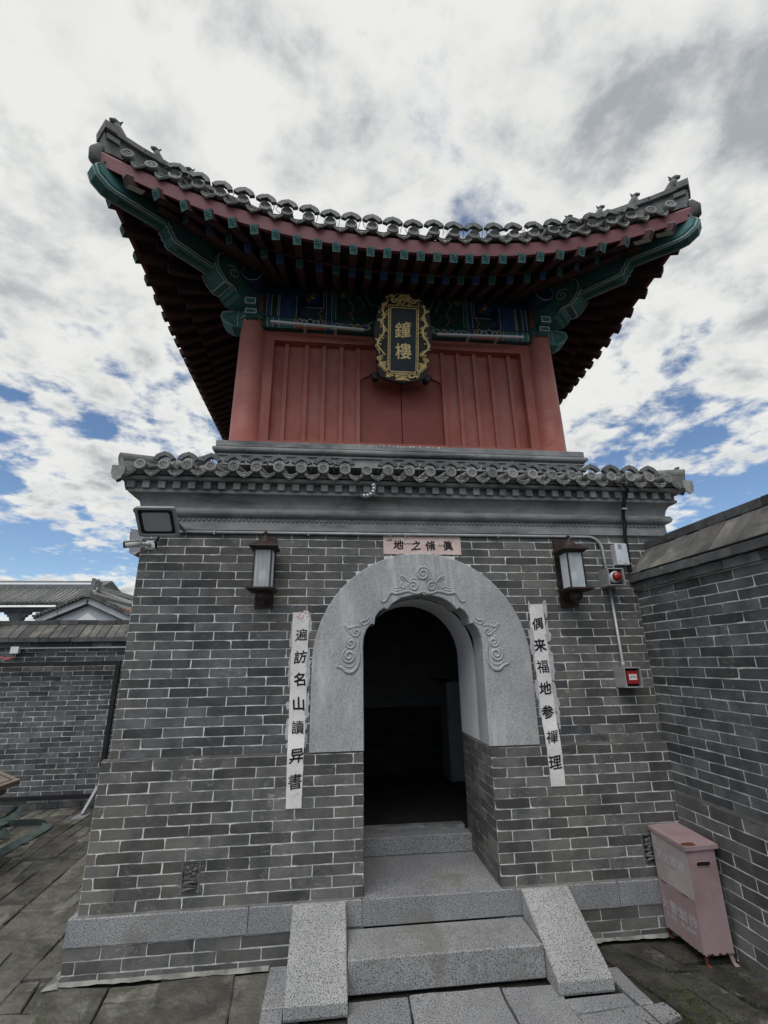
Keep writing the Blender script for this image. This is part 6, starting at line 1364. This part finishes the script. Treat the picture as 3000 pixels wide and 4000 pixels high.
for (x, y, dx, dy) in ((2.172, -0.380, -0.002, 0.004), (2.322, -0.380, 0.010, -0.004), (2.172, -0.08, -0.005, 0.01), (2.322, -0.08, 0.01, 0.01)):
    mb = MB(); mb.add([(x - 0.014, y, 0.058), (x + 0.014, y, 0.058), (x + 0.012 + dx, y + dy, 0.012), (x + 0.020 + dx, y + dy - 0.02, 0.003), (x - 0.010 + dx, y + dy - 0.02, 0.003), (x - 0.010 + dx, y + dy, 0.012)] + [(x - 0.014, y + 0.006, 0.058), (x + 0.014, y + 0.006, 0.058), (x + 0.012 + dx, y + dy + 0.006, 0.010)], [(0, 1, 2, 5)[::-1], (5, 2, 3, 4)[::-1]]); mb.build('foot', M['boxpink'] if x > 2.3 else M['rust'], t)
mb = MB()
for q in range(26): 
    y = rg.uniform(by0, by1); h = rg.uniform(0.003, 0.012); mb.add([(bx0 - 0.0006, y, bz0 + 0.001), (bx0 - 0.0006, y - rg.uniform(0.01, 0.025), bz0 + 0.001), (bx0 - 0.0006, y - 0.008, bz0 + h)], [(0, 2, 1)])
for q in range(12):
    x = rg.uniform(bx0 + 0.01, bx1 - 0.02); h = rg.uniform(0.003, 0.014); mb.add([(x, by0 - 0.0006, bz0 + 0.001), (x + rg.uniform(0.01, 0.03), by0 - 0.0006, bz0 + 0.001), (x + 0.008, by0 - 0.0006, bz0 + h)], [(0, 1, 2)])
mb.build('rust_edge', M['rust'], t, kind='stuff')
def boxline(txt, y0, z, size, step, parent, nm, bold=0.02):
    mb = MB(); y = y0
    for c in txt:
        if c != ' ': put_glyph(mb, c, (bx0 - 0.0004, y, z), (0, -1, 0), (0, 0, 1), (-1, 0, 0), size * (1.0 if ord(c) > 255 else (0.92 if c.isdigit() else 0.95)), bold)
        y -= step
    mb.build(nm, M['boxtext'], parent)
boxline('灭火器箱', -0.118, 0.468, 0.058, 0.068, pf, 'lettering')
boxline('FIRE EXTINGUISHER BOX', -0.100, 0.412, 0.011, 0.0128, pf, 'lettering', 0.01)
boxline('火警☎', -0.105, 0.200, 0.062, 0.072, pl_, 'lettering'); boxline('119', -0.288, 0.200, 0.062, 0.036, pl_, 'lettering')
boxline('FIRE', -0.112, 0.142, 0.030, 0.024, pl_, 'lettering'); boxline('ALARM', -0.238, 0.142, 0.030, 0.026, pl_, 'lettering')

# ================================================================== things inside the doorway
t = thing('cabinet', 'tall grey cabinet standing in the dark room behind the doorway', 'cabinet', (1.66, 2.80, 0.302))
mb = MB(); mb.box(1.435, 1.90, 2.64, 3.05, 0.32, 1.445); mb.build('body', M['cabinet'], t); mb = MB(); mb.box(1.437, 1.898, 2.628, 2.638, 0.35, 1.440); mb.build('cabinet_door', M['cabinet'], t)
mb = MB(); mb.tube([(1.48, 2.615, 0.95), (1.48, 2.615, 1.08)], 0.008, 6); mb.build('handle', M['steel'], t)
t = thing('wooden_beam', 'dark curved wooden bar jutting out left of the grey cabinet inside', 'beam', (1.3, 2.72, 1.38))
mb = MB(); mb.tube([(1.50, 2.66, 1.452), (1.36, 2.60, 1.462), (1.27, 2.58, 1.478), (1.215, 2.57, 1.490)], [0.020, 0.020, 0.018, 0.010], 8); mb.build('bar', M['black'], t)

# ================================================================== left side: frame, junction box, canvas strap, table, plant
t = thing('display_frame', 'black steel frame standing against the low brick wall', 'frame', (-3.0, 3.5, 0))
for nm, bx in (('rail', (-8.5, -2.922, 3.47, 3.52, 1.706, 1.766)), ('post', (-2.921, -2.868, 3.47, 3.52, 0.06, 1.766)), ('rail', (-8.5, -2.922, 3.47, 3.52, 0.128, 0.172)), ('post', (-5.45, -5.40, 3.471, 3.519, 0.0, 1.705))):
    mb = MB(); mb.box(*bx); mb.build(nm, M['black'], t)
mb = MB(); mb.beam((-2.875, 3.45, 0.30), (-2.93, 3.22, 0.02), 0.035, 0.035); mb.box(-3.0, -2.86, 3.10, 3.3, 0.0, 0.012); mb.build('foot', M['lampgrey'], t)
t = thing('junction_box', 'small white junction box with a grey pipe on the low left wall', 'box', (-4.28, 3.58, 1.88))
mb = MB(); mb.box(-4.345, -4.243, 3.56, 3.614, 1.880, 1.968); mb.build('casing', M['white_plastic'], t); mb = MB(); mb.tube([(-4.243, 3.592, 1.944), (-1.46, 3.592, 1.944)], 0.011, 8); mb.build('pipe', M['steel'], t)
t = thing('cloth_strip', 'torn faded red cloth strip hanging below the white junction box', 'cloth', (-4.4, 3.6, 1.81))
mb = MB(); a = [(-4.30, 3.60, 1.885), (-4.31, 3.58, 1.845), (-4.36, 3.575, 1.825), (-4.42, 3.58, 1.835), (-4.47, 3.59, 1.850)]; b = [(-4.285, 3.595, 1.872), (-4.315, 3.57, 1.815), (-4.37, 3.565, 1.795), (-4.43, 3.57, 1.815), (-4.48, 3.585, 1.842)]
mb.add(a + b, [(i, i + 1, 6 + i, 5 + i) for i in range(4)]); mb.build('strip', M['redcloth'], t)
t = thing('canvas_strap', 'tangled dusty green canvas strap lying on the stone paving', 'strap', (-3.3, 2.5, 0))
def ribbon(pts, wd, tilt):
    mb = MB(); P = [Vector(p) for p in pts]; vs = []
    for i, p in enumerate(P):
        d = (P[min(i + 1, len(P) - 1)] - P[max(i - 1, 0)]).normalized(); side = Vector((d.y, -d.x, 0)).normalized(); tl = tilt[i] if isinstance(tilt, (list, tuple)) else tilt
        o = side * math.cos(tl) * wd / 2 + Vector((0, 0, 1)) * math.sin(tl) * wd / 2; vs += [p - o, p + o, p + o + Vector((0, 0, 0.004)), p - o + Vector((0, 0, 0.004))]
    mb.add(vs, [(4 * i + j, 4 * i + (j + 1) % 4, 4 * i + 4 + (j + 1) % 4, 4 * i + 4 + j) for i in range(len(P) - 1) for j in range(4)] + [(3, 2, 1, 0), tuple(4 * len(P) - 4 + j for j in range(4))]); return mb
def arc3(ctrl, n=6):
    xy = curve_pts([(c[0], c[1]) for c in ctrl], n); zz = curve_pts([(c[2], c[0]) for c in ctrl], n); return [(a, b, c) for (a, b), (c, _) in zip(xy, zz)]
ribbon(arc3([(-4.0, 2.82, 0.03), (-3.62, 2.92, 0.035), (-3.28, 2.93, 0.035), (-3.13, 2.86, 0.035)]), 0.08, 1.1).build('strap_band', M['strap'], t)
ribbon(arc3([(-3.15, 2.89, 0.03), (-3.09, 2.78, 0.03), (-3.085, 2.62, 0.025), (-3.10, 2.35, 0.02), (-3.12, 2.06, 0.016), (-3.22, 1.75, 0.016)]), 0.10, 0.25).build('strap_band', M['strap'], t)
ribbon(arc3([(-3.9, 2.70, 0.02), (-3.72, 2.98, 0.05), (-3.63, 3.12, 0.13), (-3.56, 3.10, 0.15), (-3.57, 2.95, 0.08), (-3.78, 2.66, 0.03)]), 0.075, 0.9).build('strap_band', M['strap'], t)
ribbon(arc3([(-3.8, 2.42, 0.02), (-3.52, 2.46, 0.05), (-3.37, 2.53, 0.09), (-3.34, 2.43, 0.07), (-3.46, 2.24, 0.03), (-3.75, 2.08, 0.02)]), 0.085, 0.65).build('strap_band', M['strap'], t)
ribbon(arc3([(-3.2, 2.28, 0.012), (-3.08, 2.30, 0.014), (-3.02, 2.34, 0.014)]), 0.04, 0.1).build('strap_band', M['strap'], t)
t = thing('wooden_table', 'weathered wooden table corner reaching into the view at the left edge', 'table', (-3.3, 1.6, 0))
top = [(-2.735, 1.470), (-2.755, 1.12), (-2.95, 0.80), (-3.60, 0.80), (-3.80, 1.2), (-3.62, 2.20), (-3.20, 1.925)]
tm = MB(); cx0, cy0 = -3.25, 1.45
tm.prism([(x, y, 0.712) for x, y in top], (0, 0, 0.038)); tm.build('tabletop', M['wood'], t)
rim = [((x - cx0) * 0.86 + cx0, (y - cy0) * 0.86 + cy0) for x, y in top]; mb = MB(); mb.tube([(x, y, 0.751) for x, y in rim + rim[:1]], 0.004, 4); mb.build('edge_groove', M['black'], t)
mb = MB(); mb.prism([((x - cx0) * 0.8 + cx0, (y - cy0) * 0.8 + cy0, 0.64) for x, y in top], (0, 0, 0.07)); mb.build('apron', M['wood'], t)
for x, y in ((-3.05, 1.05), (-3.05, 1.60), (-3.5, 1.1), (-3.5, 1.8)): mb = MB(); mb.box(x - 0.035, x + 0.035, y - 0.035, y + 0.035, 0.0, 0.64); mb.build('leg', M['wood'], t)
t = thing('sapling', 'small bright green sapling growing behind the coping of the low left wall', 'plant', (-4.0, 3.9, 2.26))
mb = MB(); rr2 = random.Random(4); stems = [[(-4.0, 3.88, 2.26), (-3.99, 3.87, 2.36), (-4.01, 3.87, 2.47), (-3.99, 3.86, 2.53)], [(-4.0, 3.88, 2.30), (-4.06, 3.87, 2.36), (-4.12, 3.86, 2.38)], [(-4.0, 3.88, 2.28), (-3.95, 3.87, 2.34), (-3.93, 3.86, 2.37)]]
for s in stems: mb.tube(s, [0.006] + [0.003] * (len(s) - 1), 5)
mb.build('stem', M['stem'], t)
for q in range(34):
    c = Vector((-4.0 + rr2.gauss(0, 0.028), 3.86 + rr2.gauss(0, 0.02), 2.485 + rr2.gauss(0, 0.04))) if q < 24 else Vector((-4.07 + rr2.gauss(0, 0.05), 3.86, 2.36 + rr2.gauss(0, 0.02)))
    a = rr2.uniform(0, 6.28); d = Vector((math.cos(a), math.sin(a), rr2.uniform(-0.3, 0.6))).normalized() * 0.026; s_ = d.cross(Vector((0, 0, 1))).normalized() * 0.010
    mb = MB(); mb.add([c, c + d * 0.5 + s_, c + d, c + d * 0.5 - s_ + Vector((0, 0, 0.004))], [(0, 1, 2), (0, 2, 3)]); mb.build('leaf', M['leaf'], t)

# ================================================================== buildings beyond the left wall
t = thing('temple_hall', 'long grey tiled hall with white upper wall behind the low left wall', 'building', (-12, 16, 0))
hx0, hx1 = -17.0, -8.95
mb = MB(); mb.box(hx0, hx1 + 0.2, 14.6, 18.5, 0.0, 2.6); mb.build('wall', M['hallwall'], t)
mb = MB(); mb.box(hx0, -8.4, 14.05, 14.25, 3.54, 3.70); mb.build('beam', M['hallgrey'], t)
mb = MB(); mb.prism([(hx0, 13.85, 3.74), (hx0, 13.85, 3.80), (hx0, 15.1, 4.44), (hx0, 16.35, 5.0), (hx0, 18.4, 4.36), (hx0, 18.4, 4.30), (hx0, 16.0, 4.25)], (hx1 - hx0, 0, 0)); roof2 = mb.build('roof', M['tile_dark'], t)
rowh = MB(); rowh.tube([(0, 13.82, 3.815), (0, 14.45, 4.12), (0, 15.1, 4.47)], 0.052, 8); rowh = rowh.mesh('tile_row', [M['tile']])
caph = MB(); caph.lathe([(0.0, 0.012), (0.058, 0.012), (0.06, 0.0)], (0, 13.82, 3.815), 10, 'y'); caph = caph.mesh('cap_tile', [M['tile_dark']])
x = hx0
while x < hx1 + 0.05:
    if x > -13.5: link('tile_row', rowh, roof2, Matrix.Translation((x, 0, 0))); link('cap_tile', caph, roof2, Matrix.Translation((x, 0, 0)))
    x += 0.155
mb = MB(); mb.box(hx0, hx1 + 0.05, 15.0, 15.2, 4.40, 4.62); mb.build('ridge', M['ridge'], roof2); mb = MB(); mb.tube([(hx0, 15.1, 4.66), (hx1 - 0.1, 15.1, 4.66), (hx1 + 0.05, 15.1, 4.69)], 0.055, 10); mb.build('ridge', M['hallwall'], roof2)
mb = MB(); mb.box(hx1 - 0.05, hx1 + 0.16, 14.95, 15.25, 4.55, 4.76); mb.sphere((hx1 + 0.05, 15.1, 4.77), 0.09, 8, 6); mb.build('ridge_end', M['ridge'], roof2)
mb = MB(); mb.beam((hx1 + 0.05, 15.1, 4.52), (-8.45, 13.7, 3.86), 0.16, 0.16); mb.build('hip_ridge', M['tile'], roof2)
mb = MB(); mb.beam((hx1 + 0.05, 15.1, 4.55), (-7.0, 16.4, 3.98), 0.16, 0.16); mb.prism([(hx1, 15.1, 4.45), (-7.1, 14.2, 3.72), (-6.9, 16.6, 3.75)], (0, 0, 0.06)); mb.build('hip_ridge', M['tile'], roof2)
for xx, zz, yy in ((-8.62, 4.62, 14.2), (-7.45, 4.12, 16.2)):
    mb = MB(); mb.prism([(xx - 0.07, yy, zz - 0.3), (xx + 0.10, yy, zz - 0.3), (xx + 0.09, yy, zz - 0.02), (xx + 0.16, yy, zz + 0.03), (xx + 0.02, yy, zz + 0.12), (xx - 0.06, yy, zz + 0.12)], (0, 0.09, 0)); mb.build('ridge_beast', M['ridge'], roof2)
mb = MB(); mb.box(-11.05, -10.72, 14.08, 14.30, 2.5, 3.54)
for s in (-1, 1): mb.prism([(-10.885 + s * 0.16, 14.1, 3.22), (-10.885 + s * 0.22, 14.1, 3.30), (-10.885 + s * 0.22, 14.1, 3.36), (-10.885 + s * 0.30, 14.1, 3.38), (-10.885 + s * 0.30, 14.1, 3.44), (-10.885 + s * 0.40, 14.1, 3.46), (-10.885 + s * 0.42, 14.1, 3.54), (-10.885 + s * 0.16, 14.1, 3.54)], (0, 0.16, 0))
mb.build('post', M['hallgrey'], t)
t = thing('gabled_house', 'pale grey gabled house with white triangle under tiled roof beyond the left wall', 'building', (-6.1, 10.5, 0))
gx, gz, gl, gr, gb = -6.085, 3.30, -7.20, -4.97, 2.80
mb = MB(); mb.prism([(gl + 0.15, 9.0, 0.0), (gr - 0.15, 9.0, 0.0), (gr - 0.15, 9.0, 2.72), (gx, 9.0, gz - 0.13), (gl + 0.15, 9.0, 2.72)], (0, 4.5, 0)); mb.build('wall', M['gable'], t)
mb = MB(); mb.prism([(gx - 0.48, 8.985, 2.62), (gx + 0.50, 8.985, 2.62), (gx + 0.01, 8.985, 2.97)], (0, 0.012, 0)); mb.build('gable_panel', M['gable_white'], t)
mb = MB()
for xe in (gl, gr): mb.beam((gx, 8.93, gz - 0.02), (xe, 8.93, gb - 0.02), 0.10, 0.15)
mb.build('barge_board', M['gable'], t); mb = MB()
for xe in (gl, gr): mb.beam((gx, 8.915, gz - 0.115), (xe, 8.915, gb - 0.115), 0.04, 0.02)
mb.build('barge_trim', M['hallgrey'], t)
mb = MB(); mb.prism([(gl - 0.05, 8.86, gb + 0.02), (gx, 8.86, gz + 0.05), (gr + 0.05, 8.86, gb + 0.02), (gr + 0.05, 8.86, gb + 0.07), (gx, 8.86, gz + 0.11), (gl - 0.05, 8.86, gb + 0.07)], (0, 4.8, 0)); rf = mb.build('roof', M['tile'], t)
th_ = MB(); rr2 = random.Random(6)
for s, xe in ((-1, gl - 0.05), (1, gr + 0.05)):
    for i in range(14):
        k = (i + 0.5) / 14; p = Vector((gx, 8.84, gz + 0.09)).lerp(Vector((xe, 8.84, gb + 0.06)), k); mb = MB(); mb.box(p.x - 0.05, p.x + 0.05, 8.80 + rr2.uniform(-0.01, 0.01), 9.0, p.z - 0.015, p.z + 0.035 + rr2.uniform(-0.01, 0.015)); mb.build('edge_tile', M['tile_dark'], rf)
for i in range(9):
    k = 0.35 + i * 0.075; p = Vector((gx, 0, gz + 0.125)).lerp(Vector((gr + 0.05, 0, gb + 0.085)), k); mb = MB(); mb.tube([(p.x, 9.1, p.z), (p.x, 13.5, p.z)], 0.035, 6); mb.build('tile_row', M['rusttile'] if 3 < i < 7 else M['tile'], rf)
mb = MB(); mb.tube([(gx, 8.80, gz + 0.14), (gx, 13.6, gz + 0.14)], 0.075, 8); mb.box(gx - 0.06, gx + 0.08, 8.78, 8.90, gz + 0.04, gz + 0.20); mb.build('ridge', M['tile'], rf)
